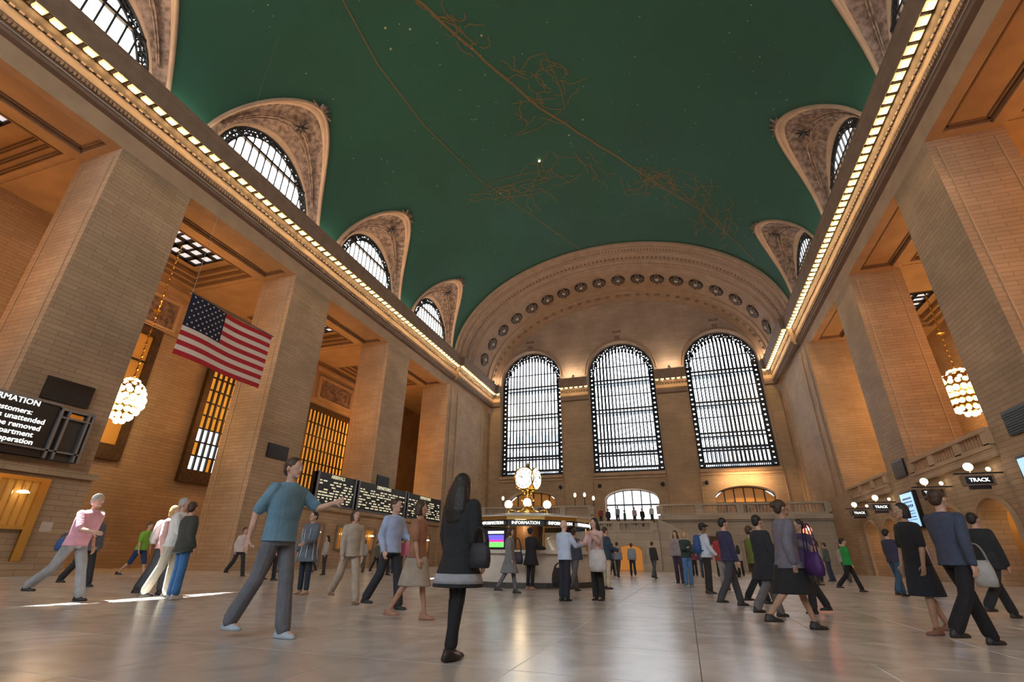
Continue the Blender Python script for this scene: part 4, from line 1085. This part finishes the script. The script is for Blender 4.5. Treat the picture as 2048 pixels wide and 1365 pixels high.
# ------------------------------------------------------------------ people
V = Vector
SKINS = {'fair': (.62, .38, .28), 'tan': (.45, .26, .17), 'brown': (.22, .12, .07), 'pale': (.70, .47, .38)}
HAIR = {'black': (.012, .010, .010), 'brown': (.055, .028, .015), 'grey': (.40, .38, .36), 'blond': (.38, .25, .11), 'red': (.16, .05, .02)}
def fuse(mb, name, m, parent, vox, sm=4):
    o = mb.build(name, m, parent, uv=False, smooth=True)
    r = o.modifiers.new('fuse', 'REMESH'); r.mode = 'VOXEL'; r.voxel_size = vox; r.use_smooth_shade = True
    q = o.modifiers.new('soften', 'SMOOTH'); q.iterations = sm; q.factor = .5
    return o
def person(x, y, face, h, label, top=(.3, .3, .3), bot=(.05, .05, .06), skin='fair', hair='brown', cut='short', style='shirt', legs='trousers', shoe=(.02, .02, .02),
           stride=.0, arms=((.1, .15), (.1, .15)), lean=0, near=False, z=0, ph=1, sleeve='long', woman=False, spread=.09, head_turn=0, head_pitch=0, group=None, extra=None, wide=1.0, tilt=0, hairw=1.0):
    """face: heading in degrees (0 = +Y, away from the camera); arms = (swing, elbow) left, right"""
    t = thing('person', label, 'person', (x, y, z), math.radians(-face), group)
    S = h/1.75; t.scale = (S, S, S)
    if tilt: t.rotation_euler = (Matrix.Rotation(math.radians(tilt), 3, 'Y') @ Matrix.Rotation(math.radians(-face), 3, 'Z')).to_euler()
    vox = .009 if near else (.016 if h > 0 and math.hypot(x, y) < 14 else .024)
    dl = near or math.hypot(x, y) < 13
    sw = .95 if woman else 1.0
    # leg joints (hip height solved so the lower foot stands on the floor)
    def leg(sx, a, k):
        hip = V((sx*spread, 0, 0)); kn = hip+V((sx*.005, .44*math.sin(a), -.44*math.cos(a))); an = kn+V((0, .42*math.sin(a-k), -.42*math.cos(a-k))); return hip, kn, an
    a1, a2 = stride*ph, -stride*ph
    L_ = leg(-1, a1, .10+max(0, -a1)*.9+.0); R_ = leg(1, a2, .10+max(0, -a2)*.9)
    zh = .085-min(L_[2].z, R_[2].z)
    L_ = [p+V((0, 0, zh)) for p in L_]; R_ = [p+V((0, 0, zh)) for p in R_]
    pz = zh
    cl = lambda zz: V((0, (zz-pz)*math.tan(lean), zz+pz-.93-(zz-.93)*0.0))
    def sp(zz):  # spine point for nominal height zz (nominal pelvis .93)
        d = zz-.93; return V((0, d*math.sin(lean), pz+d*math.cos(lean)))
    b = MB(); sh = .166*sw*wide
    torso = [(.84, .13, .10), (.90, .160, .115), (.98, .155, .11), (1.08, .135*wide, .098), (1.2, .150*wide, .108), (1.32, .168*sw*wide, .112), (1.41, .172*sw*wide, .095), (1.455, .10, .07), (1.48, .06, .056)]
    b.loft([(sp(zz), rx, ry) for zz, rx, ry in torso])
    neck = sp(1.44); hd = sp(1.44)+V((0, .012+.19*math.sin(lean*.5+head_pitch), .19)); b.cap(neck, .055, hd-V((0, .0, .04)), .052)
    # head with brow, nose, chin and ears, turned on the neck
    HM = Matrix.Rotation(math.radians(-head_turn), 3, 'Z') @ Matrix.Rotation(-head_pitch, 3, 'X')
    hb = MB(); hb.sphere((0, -.008, .02), (.077, .097, .105), 14, 10); hb.sphere((0, .028, -.045), (.056, .062, .062), 12, 8); hb.cap((0, .075, -.083), .022, (0, .06, -.075), .028, 8)
    hb.cap((0, .086, .02), .012, (0, .107, -.018), .015, 8); hb.cap((-.03, .078, .035), .012, (.03, .078, .035), .012, 8)
    for e in (-1, 1): hb.sphere((e*.080, -.005, -.005), (.011, .020, .032), 8, 6)
    b.add([HM @ V(p)+hd for p in hb.v], hb.f)
    for P in (L_, R_):
        b.cap(P[0], .082, P[1], .054); b.cap(P[1]-V((0, .012, 0)), .052, P[2], .034); b.cap(P[1]+(P[2]-P[1])*.25-V((0, .015, 0)), .05, P[1]+(P[2]-P[1])*.5-V((0, .008, 0)), .044)
        b.cap(P[2]+V((0, -.02, -.03)), .035, P[2]+V((0, .12, -.055)), .026)
    hands = []; AR = []
    for sx, (sg_, el) in zip((-1, 1), arms):
        shp = sp(1.40)+V((sx*sh, 0, 0)); ab = .13+.10*abs(sg_)
        d1 = V((sx*math.sin(ab), math.sin(sg_)*math.cos(ab), -math.cos(sg_)*math.cos(ab))); elb = shp+d1*.285
        d2 = V((sx*.02-(sx*.35*max(0, el-.6)), math.sin(sg_+el), -math.cos(sg_+el))).normalized(); wr = elb+d2*.25
        AR.append((shp, elb, wr)); b.cap(shp, .052, elb, .040); b.cap(elb, .040, wr, .026)
        side_ = V((-sx, 0, 0)); side_ = (side_-d2*side_.dot(d2)).normalized(); fwd_ = d2.cross(side_)*(-sx)
        if fwd_.y < 0 and abs(fwd_.y) > .3: fwd_ = -fwd_
        pc = wr+d2*.055; b.cap(wr+d2*.02-fwd_*.012, .021, wr+d2*.075-fwd_*.012, .019, 8); b.cap(wr+d2*.02+fwd_*.014, .021, wr+d2*.075+fwd_*.014, .018, 8)
        if dl:
            for j, (off, ln) in enumerate(((.028, .068), (.010, .078), (-.009, .072), (-.027, .056))):
                f0 = wr+d2*.085+fwd_*off; f1 = f0+(d2+side_*.25).normalized()*ln*.5; f2 = f1+(d2*.75+side_*.75).normalized()*ln*.5
                b.cap(f0, .0095, f1, .009, 6); b.cap(f1, .009, f2, .0078, 6)
            t0 = wr+d2*.035+fwd_*.030; t1 = t0+(d2*.6+fwd_*.8).normalized()*.035; t2 = t1+(d2*.95+side_*.3).normalized()*.03
            b.cap(t0, .013, t1, .011, 6); b.cap(t1, .011, t2, .009, 6)
        else:
            b.cap(wr+d2*.08-fwd_*.01, .02, wr+d2*.145+side_*.03, .012, 6); b.cap(wr+d2*.035+fwd_*.02, .014, wr+d2*.09+fwd_*.045, .010, 6)
        hands.append(wr+d2*.09)
    SK = cloth(SKINS[skin], .55)
    fuse(b, 'body', SK, t, .0075 if near else vox*.8 if dl else vox, 2)
    # eyes and mouth
    if dl:
        em = mat_cache('eye_white', (.75, .75, .72), .2); im = mat_cache('iris', (.03, .02, .015), .15); lm = mat_cache('lips', (.42, .13, .11), .5)
        for e in (-1, 1):
            c = HM @ V((e*.030, .083, .012))+hd; o = MB().sphere(tuple(c), (.012, .009, .008), 8, 6).build('eye', em, t, uv=False, smooth=True)
            c = HM @ V((e*.030, .091, .012))+hd; MB().sphere(tuple(c), (.0055, .003, .0055), 8, 4).build('iris', im, o, uv=False, smooth=True)
        c = HM @ V((0, .091, -.050))+hd; MB().sphere(tuple(c), (.022, .006, .007), 10, 4).build('mouth', lm, t, uv=False, smooth=True)
    # lower clothing
    g = .014
    bm_ = cloth(bot)
    if legs in ('trousers', 'leggings', 'shorts', 'jeans'):
        q = MB(); e = .010 if legs == 'leggings' else g+.006
        q.loft([(sp(zz), rx+e, ry+e) for zz, rx, ry in torso[:4]])
        for P in (L_, R_):
            q.cap(P[0], .076+e, P[1], .054+e)
            if legs != 'shorts':
                q.cap(P[1]-V((0, .008, 0)), .056+e, P[2]+(P[1]-P[2])*.10, .038+e*2.0); 
                if legs in ('trousers',): q.cap(P[2]+(P[1]-P[2])*.25, .05+e, P[2]+V((0, .01, -.0)), .05+e)
        fuse(q, legs, bm_, t, vox)
    elif legs == 'skirt':
        k1, k2 = L_[1], R_[1]; q = MB(); m_ = (k1+k2)/2; dy = abs(k1.y-k2.y)/2
        q.loft([(sp(1.06), .15, .115), (sp(.95), .172, .13), (V((0, 0, pz-.10)), .19, .15+dy*.3), (V((0, m_.y*.6, pz-.30)), .21, .16+dy*.7), (V((0, m_.y, pz-.46)), .215, .165+dy)], n=20)
        fuse(q, 'skirt', bm_, t, vox)
    # upper clothing
    tm = cloth(top); q = MB(); e = g+.020+(.012 if style in ('jacket', 'coat', 'cardigan') else 0)
    hem = {'shirt': .86, 'jacket': .80, 'coat': .62, 'dress': .52, 'cardigan': .66, 'tee': .88, 'vest': .86}.get(style, .86)
    secs = [(sp(zz), rx+e, ry+e) for zz, rx, ry in torso if zz >= .9]
    low = []
    if hem < .9:
        zz = hem
        while zz < .89: low.append((V((0, 0, sp(zz).z)) if zz < .9 else sp(zz), .165+e+(.9-zz)*.22, .12+e+(.9-zz)*.34)); zz += .07
    q.loft(low+secs, n=20)
    if sleeve != 'none':
        for shp, elb, wr in AR:
            e -= .014; q.cap(shp, .050+e, elb if sleeve == 'long' else elb+(shp-elb)*.15, .044+e)
            if sleeve == 'long': q.cap(elb, .043+e, wr-(wr-elb)*.06, .032+e*.8)
            e += .014
    fuse(q, {'tee': 'shirt'}.get(style, style), tm, t, vox)
    # hair
    hm = cloth(HAIR.get(hair, HAIR['brown']) if isinstance(hair, str) else hair, .55); q = MB(); T = lambda p: tuple(HM @ V(p)+hd)
    if cut != 'bald':
        hq = MB(); hq.sphere((0, -.022, .040), (.088, .100, .098), 14, 10); hq.sphere((0, -.055, -.005), (.078, .060, .075), 12, 8)
        if cut == 'long':
            hq.loft([(V((0, -.06, .05)), .07*hairw, .05), (V((0, -.075, -.05)), .098*hairw, .062*hairw), (V((0, -.09, -.15)), .115*hairw, .07*hairw), (V((0, -.11, -.27)), .12*hairw, .065*hairw), (V((0, -.115, -.38)), .09*hairw, .05*hairw), (V((0, -.11, -.46)), .04, .02)][::-1])
            for e_ in (-1, 1): hq.cap((e_*.075, .005, .03), .022, (e_*.095, -.03, -.20), .028)
        if cut == 'bob':
            hq.loft([(V((0, -.03, -.10)), .095, .075), (V((0, -.03, 0)), .10, .085), (V((0, -.02, .06)), .085, .085)])
        if cut == 'bun': hq.sphere((0, -.12, .05), .045, 8, 6)
        q.add([HM @ V(p)+hd for p in hq.v], hq.f); fuse(q, 'hair', hm, t, vox*.7, 2)
    if cut == 'cap':
        q = MB(); q.sphere(T((0, -.01, .055)), (.098, .108, .085), 14, 8); q.cap(T((0, .07, .06)), .035, T((0, .15, .045)), .02); fuse(q, 'cap', cloth(HAIR['black']), t, .012, 2)
    # shoes
    sm_ = cloth(shoe, .5)
    for P in (L_, R_):
        q = MB(); A = P[2]; q.loft([(A+V((0, -.005+dy_, zz)), rx, ry) for zz, rx, ry, dy_ in ((-.083, .044, .125, .045), (-.07, .050, .135, .045), (-.045, .047, .12, .035), (-.02, .042, .07, 0), (.015, .040, .048, -.01))], n=16)
        q.build('shoe', sm_, t, uv=False, smooth=True)
    if style in ('vest',) or extra == 'scarf':
        MB().lathe([(.075, -.02), (.095, 0), (.085, .03), (.07, .035)], tuple(sp(1.46)), 12).build('collar', cloth((.3, .28, .24)), t, uv=False, smooth=True)
    if extra == 'hem_band':
        q = MB(); q.loft([(V((0, 0, sp(zz).z)), .165+e+(.9-zz)*.22+.006, .12+e+(.9-zz)*.34+.006) for zz in (.655, .70, .745)], n=28); q.build('hem_band', cloth((.35, .36, .40)), t, uv=False, smooth=True)
    if extra == 'stripes':
        for k in range(9):
            a = 2*PI*k/9; q = MB(); q.tube([(sp(zz)+V(((rx+e+.006)*math.cos(a), (ry+e+.008)*math.sin(a), 0))) for zz, rx, ry in ((.70, .20, .16), (.85, .175, .135), (.95, .162, .12), (1.1, .14, .105), (1.25, .155, .11), (1.36, .165, .108))], .010, 5)
            q.build('pale_stripe', cloth((.5, .52, .58)), t, uv=False)
    if extra == 'belt' or legs == 'trousers':
        MB().lathe([(.172, 0), (.178, 0), (.178, .035), (.172, .035)], (0, 0, 0), 16)
    t['_h'] = S
    W2 = Matrix.Translation((x, y, z)) @ Matrix.Rotation(math.radians(-face), 4, 'Z') @ Matrix.Scale(S, 4)
    return t, [W2 @ p for p in hands], W2
_mc = {}
def mat_cache(n, rgb, r, metal=0):
    if n not in _mc: _mc[n] = mat(n, rgb, r, metal)
    return _mc[n]
def bag(name, loc, rz, size, rgb, label, strap=.35, cat='bag', slant=.85):
    """soft bag: rounded tapered body, flap and looped handle rising by strap"""
    t = thing(name, label, cat, loc, math.radians(-rz)); w_, d_, h_ = size; q = MB()
    q.loft([(V((0, 0, zz*h_)), w_/2*a, d_/2*b) for zz, a, b in ((-1, .80, .6), (-.97, .95, .9), (-.7, 1.05, 1.1), (-.35, 1.0, 1.0), (-.08, slant, .7), (0, slant*.95, .35))], n=18)
    q.build('bag_body', cloth(rgb, .6), t, uv=False, smooth=True)
    q = MB(); n = 12
    for e in (-.02, .02): q.tube([(w_*.36*math.cos(PI*k/n), e, -.03+strap*math.sin(PI*k/n)) for k in range(n+1)], .010, 6)
    q.build('bag_strap', cloth(tuple(c*.6 for c in rgb), .6), t, uv=False, smooth=True); return t
def backpack(W2, rgb, label):
    t = bpy.data.objects.new('backpack', None); col.objects.link(t); t.matrix_world = W2 @ Matrix.Translation((0, -.20, 1.22)); tag(t, label, 'backpack')
    q = MB(); q.loft([(V((0, 0, zz)), a, b_) for zz, a, b_ in ((-.25, .10, .05), (-.23, .15, .09), (-.1, .165, .11), (.08, .155, .10), (.2, .12, .075), (.24, .05, .03))], n=18); q.build('pack_body', cloth(rgb, .6), t, uv=False, smooth=True)
    q = MB(); q.loft([(V((0, -.08, zz)), a, b_) for zz, a, b_ in ((-.20, .08, .03), (-.18, .11, .05), (-.02, .11, .05), (.0, .08, .02))], n=14); q.build('front_pocket', cloth(tuple(c*.7 for c in rgb), .6), t, uv=False, smooth=True)
    q = MB()
    for e in (-1, 1): q.tube([(e*.09, .07, .20), (e*.10, .18, .27), (e*.11, .33, .18), (e*.12, .35, .0), (e*.15, .22, -.15), (e*.12, .06, -.18)], .017, 6)
    q.build('pack_straps', cloth(tuple(c*.5 for c in rgb), .6), t, uv=False, smooth=True)

# left foreground group
person(-11.45, 7.0, 78, 2.0, 'man in a pink shirt and grey trousers striding at the far left', (.80, .42, .52), (.33, .34, .36), hair='grey', style='tee', sleeve='short', stride=.42, arms=((-.3, .7), (.5, .9)), lean=.22, near=True, wide=1.12)
bag('waist_bag', (-11.85, 7.02, 1.12), 10, (.42, .2, .26), (.03, .09, .26), 'blue jacket bundle at the waist of the man in pink', .1)
person(-18.4, 13.4, 80, 1.92, 'person in a lime green shirt and blue shorts by the left aisle', (.22, .48, .05), (.02, .05, .14), hair='red', style='tee', sleeve='short', legs='shorts', stride=.4, lean=.1)
P_, H_, W_ = person(-10.55, 8.35, 60, 1.97, 'tall white-haired man in white top and khaki trousers, middle of the left trio', (.74, .74, .72), (.50, .47, .38), hair='grey', stride=.14, arms=((.2, .3), (.4, .5)), near=True, wide=1.08)
P_, H_, W_ = person(-11.3, 8.75, 70, 1.86, 'woman in a pink and white top, left of the left trio', (.72, .45, .45), (.04, .045, .06), hair='blond', cut='bob', style='tee', legs='jeans', stride=.18, woman=True, near=True)
backpack(W_, (.70, .68, .66), 'white backpack worn by the woman of the left trio')
person(-9.85, 8.15, 14, 1.86, 'woman in a dark quilted vest and bright blue jeans, back turned', (.045, .05, .045), (.04, .15, .36), hair='brown', style='jacket', legs='jeans', shoe=(.5, .45, .4), arms=((.15, .5), (-.1, .5)), woman=True, near=True, spread=.075, head_turn=-30, tilt=-6)
person(-18.2, 17.6, 95, 1.95, 'person in a white shirt and dark trousers passing behind the trio', (.65, .56, .54), (.03, .03, .04), stride=.35, arms=((.5, .7), (-.3, .5)))
person(-14.3, 15.4, 60, 1.82, 'woman in a magenta top carrying a white bag', (.22, .03, .17), (.03, .035, .05), hair='brown', cut='bob', style='tee', woman=True, stride=.15)
bag('tote_bag', (-14.3, 14.95, .95), 0, (.40, .2, .62), (.85, .84, .80), 'large white bag carried by the woman in magenta', .25)
P_, H_, W_ = person(-4.60, 4.98, 92, 1.98, 'tall man in a blue shirt, grey jeans and pale trainers striding', (.13, .26, .36), (.14, .15, .18), skin='fair', hair='brown', style='tee', sleeve='short', legs='trousers', shoe=(.42, .50, .58), stride=.25, arms=((.9, .9), (-.5, .4)), near=True, wide=1.15)
person(-8.75, 10.5, 185, 1.84, 'woman in a long striped grey cardigan over dark leggings', (.12, .15, .19), (.02, .03, .05), hair='black', style='cardigan', legs='leggings', shoe=(.4, .25, .18), woman=True, extra='stripes', arms=((.3, .9), (.1, .4)), near=True)
person(-6.45, 9.0, 120, 1.76, 'person in beige clothes walking behind the tall man', (.42, .36, .29), (.45, .38, .30), stride=.38, woman=True, cut='bob', shoe=(.2, .12, .08))
person(-5.15, 8.4, 100, 1.86, 'man in a light blue shirt and black trousers', (.36, .46, .68), (.025, .028, .04), hair='brown', stride=.28, arms=((.35, .9), (-.2, .6)), wide=1.1)
person(-13.8, 24.3, 170, 1.80, 'distant person in a pink top near the ticket windows', (.70, .18, .35), (.2, .25, .35), cut='bob', woman=True)
person(-12.7, 23.4, 165, 1.80, 'distant person all in white near the ticket windows', (.78, .76, .72), (.75, .72, .66), hair='blond')
person(-3.95, 7.2, 80, 1.66, 'woman in a tan top and pale skirt with bare legs', (.30, .14, .08), (.40, .34, .28), skin='tan', cut='bob', style='tee', sleeve='short', legs='skirt', woman=True, stride=.25, shoe=(.42, .22, .15))
# centre
person(-2.12, 4.72, 22, 1.63, 'long-haired woman in a black jacket and black leggings, back turned in the foreground', (.014, .016, .020), (.008, .009, .012), skin='fair', hair='black', cut='long', style='coat', legs='leggings', shoe=(.015, .012, .012), stride=.06, arms=((.0, .25), (.05, .3)), near=True, woman=True, spread=.045, extra='hem_band', wide=1.15, hairw=1.35)
bag('shoulder_bag', (-1.84, 4.56, .98), 10, (.22, .12, .22), (.018, .018, .024), 'black shoulder bag of the long-haired woman in black', .16)
person(-4.55, 13.45, 80, 1.62, 'woman in dark heels and grey dress passing the booth', (.20, .21, .22), (.15, .15, .17), cut='bob', style='dress', legs='leggings', woman=True, stride=.25)
P_, H_, W_ = person(-4.45, 15.15, 30, 1.70, 'woman in a black top leaning at the booth counter', (.012, .012, .014), (.014, .013, .016), skin='brown', hair='black', cut='bun', style='cardigan', legs='leggings', woman=True, arms=((.5, 1.0), (.6, .9)), shoe=(.45, .25, .18))
bag('shoulder_bag', (-4.85, 15.05, 1.02), 20, (.40, .2, .34), (.03, .025, .045), 'dark shoulder bag of the woman at the booth counter', .42)
P_, H_, W_ = person(-2.65, 11.75, 35, 1.66, 'bald man in a pale blue shirt facing the booth', (.52, .62, .80), (.018, .022, .035), skin='pale', hair='grey', cut='bald', arms=((.1, .3), (.6, 1.1)), wide=1.12, near=True, spread=.075)
b_ = bag('briefcase', tuple(H_[0]+V((-.05, 0, -.12))), 20, (.50, .2, .40), (.012, .012, .014), 'black bag in the hand of the bald man', .14)
person(-3.15, 15.3, 30, 1.68, 'person in a dark top and grey trousers behind the bald man', (.04, .05, .07), (.10, .10, .11), skin='tan', hair='black', stride=.25)
P_, H_, W_ = person(-2.0, 12.2, 205, 1.73, 'woman in a pale pink top holding up a phone beside the bald man', (.66, .44, .42), (.018, .016, .016), skin='fair', hair='black', cut='long', style='tee', legs='trousers', woman=True, arms=((.9, 1.2), (.5, 1.2)), near=True, wide=1.1, spread=.08)
bag('tote_bag', (-1.92, 11.90, 1.05), 25, (.44, .22, .46), (.60, .55, .52), 'large pale patterned bag of the woman in pink', .34)
person(-2.45, 17.0, 60, 1.80, 'person in a dark blue jacket and cream trousers right of the booth', (.03, .055, .085), (.66, .56, .40), style='jacket', arms=((.3, .9), (.3, 1.0)))
for i, (x, y, f, tp, bt, lb) in enumerate(((-3.5, 28.4, 20, (.20, .24, .30), (.03, .03, .05), 'distant person in grey near the amber passage'), (-2.95, 30.5, -10, (.28, .33, .36), (.03, .04, .07), 'distant person in a pale teal top near the amber passage'),
        (-1.6, 27.6, 40, (.03, .03, .035), (.08, .09, .10), 'distant walker in a black jacket right of the amber passage'), (-4.1, 30.8, 60, (.10, .12, .18), (.03, .03, .05), 'distant person in navy left of the amber passage'))):
    person(x, y, f, 1.70, lb, tp, bt, stride=.2)
# right of centre
person(-.35, 22.8, 200, 1.98, 'tall woman with long brown hair and a grey top', (.30, .26, .28), (.05, .03, .06), hair='brown', cut='long', style='tee', woman=True)
person(0.0, 19.6, 150, 1.80, 'blond woman in a dark green top and blue jeans', (.03, .06, .055), (.09, .21, .42), hair='blond', cut='bob', style='tee', legs='jeans', woman=True, shoe=(.3, .4, .35), arms=((.2, .9), (.5, 1.3)))
P_, H_, W_ = person(.55, 16.3, 80, 1.86, 'man in a cap, pale shirt and dark trousers in profile', (.60, .68, .80), (.028, .022, .02), skin='brown', hair='black', cut='cap', arms=((.1, .4), (.2, .5)), spread=.1)
backpack(W_, (.02, .09, .26), 'blue backpack worn by the man in the cap')
person(1.1, 18.3, 20, 1.72, 'person in a red top and light grey trousers', (.42, .04, .05), (.33, .31, .30), hair='brown', stride=.1)
person(.85, 12.2, 70, 1.72, 'walker in a navy jacket with dark boots', (.035, .035, .09), (.06, .06, .07), hair='black', stride=.25)
person(1.45, 13.0, 70, 1.60, 'person in an olive green top and black trousers', (.13, .17, .03), (.012, .013, .018), hair='brown', style='tee', stride=.28)
person(1.38, 8.45, 75, 1.72, 'woman in a grey jacket and black skirt with purple scarf, striding', (.16, .15, .19), (.012, .012, .013), skin='tan', hair='brown', cut='bun', style='jacket', legs='skirt', woman=True, stride=.34, shoe=(.02, .018, .018), near=True, lean=.08, arms=((.6, .7), (-.3, .4)))
bag('shoulder_bag', (1.66, 8.22, .98), 75, (.36, .18, .30), (.05, .012, .11), 'purple bag swinging beside the striding woman', .4)
person(1.28, 10.1, 60, 1.62, 'person in a black coat and grey trousers behind the striding woman', (.02, .022, .03), (.17, .17, .18), hair='black', style='coat', stride=.3)
person(2.15, 11.2, 250, 1.60, 'person in a dark violet jacket facing left', (.045, .03, .09), (.02, .02, .025), skin='tan', hair='black', style='jacket', stride=.2)
person(5.0, 19.9, 95, 1.62, 'person in a bright green top walking at the right', (.02, .30, .06), (.012, .012, .015), hair='black', stride=.35)
person(5.65, 17.8, 60, 1.76, 'person in a navy top and blue jeans at the right', (.04, .04, .08), (.04, .09, .16), hair='black', legs='jeans', stride=.2)
person(6.6, 18.6, 30, 1.70, 'person in a pale pink top at the right gates', (.42, .32, .33), (.05, .05, .06), cut='bob', woman=True)
person(7.9, 22.6, 40, 1.70, 'person in a pale green shirt by the right gates', (.34, .36, .30), (.03, .03, .035))
person(3.10, 7.75, 62, 1.74, 'tall man in a slate blue shirt and black trousers, nearest at the right', (.05, .065, .11), (.008, .008, .011), hair='brown', stride=.34, arms=((.3, .5), (-.3, .3)), near=True, wide=1.1, lean=.05)
person(3.05, 8.75, 250, 1.64, 'barelegged woman in a black top and dark skirt behind the tall man', (.014, .014, .018), (.016, .018, .028), skin='tan', hair='black', cut='bob', style='tee', sleeve='short', legs='skirt', woman=True, stride=.16, shoe=(.25, .12, .08), near=True)
person(5.15, 11.7, 60, 1.76, 'person in black at the far right edge', (.02, .022, .026), (.02, .022, .026), hair='black', style='jacket', stride=.38)
bag('tote_bag', (4.85, 11.3, .92), 40, (.32, .2, .42), (.42, .42, .40), 'pale grey carrier bag of the person in black at the far right', .3)
person(-15.6, 9.9, 80, 1.95, 'person in a grey-blue jacket at the left edge', (.13, .14, .18), (.03, .03, .035), hair='grey', style='jacket', stride=.3)
# crowd along the left counters and right gates, farther off
random.seed(21)
tops = [((.03, .03, .04), 'black'), ((.25, .05, .08), 'dark red'), ((.05, .07, .13), 'navy'), ((.35, .33, .30), 'stone grey'), ((.10, .13, .12), 'dark green'), ((.40, .36, .33), 'cream'), ((.16, .08, .05), 'brown'), ((.22, .10, .2), 'plum')]
def crowd(n, x0, x1, y0, y1, where):
    for k in range(n):
        c, cn = tops[k % len(tops)]; x = x0+(x1-x0)*(k+.5)/n+random.uniform(-.2, .2); y = y0+(y1-y0)*random.random()
        ht = ['cropped', 'long-haired', 'dark', 'blond'][(k//len(tops)+k) % 4]
        person(x, y, random.choice((0, 30, 80, -60, 180, 210)), random.uniform(1.66, 1.84), '%s person in %s %s, %s from left' % (ht, cn, where, ('first', 'second', 'third', 'fourth', 'fifth', 'sixth', 'seventh', 'eighth', 'ninth', 'tenth', 'eleventh', 'twelfth')[k]),
               c, random.choice(((.02, .02, .025), (.05, .07, .12), (.10, .09, .08), (.03, .03, .03))), hair=('brown', 'black', 'black', 'blond')[(k//len(tops)+k) % 4], cut='long' if 'long' in ht else 'short', skin=random.choice(('fair', 'tan', 'brown')), stride=random.uniform(0, .25), woman='long' in ht)
crowd(10, -20.5, -13.0, 20, 27, 'queueing by the left counters')
crowd(10, 3.0, 11.2, 24, 31, 'near the right gates')
crowd(6, -.6, 3.2, 30, 36, 'in front of the right balcony wall')
for i, (x, k, c, cn) in enumerate(((-7.9, 5, (.30, .05, .05), 'red'), (-7.1, 4, (.03, .03, .05), 'black'), (-6.2, 6, (.25, .33, .40), 'pale blue'), (-5.4, 3, (.05, .12, .09), 'dark green'), (-4.5, 5, (.55, .35, .40), 'pink'), (-3.7, 4, (.015, .015, .02), 'inky black'), (-2.8, 6, (.7, .7, .7), 'white'))):
    person(x, 50.6+(k+.5)*.39, (180, 0, 200, 90, 20, 150, 200)[i], 1.72, 'tiny person in %s on the steps above the stair landing' % cn, c, (.04, .04, .05), z=3.0+(k+1)*.17)
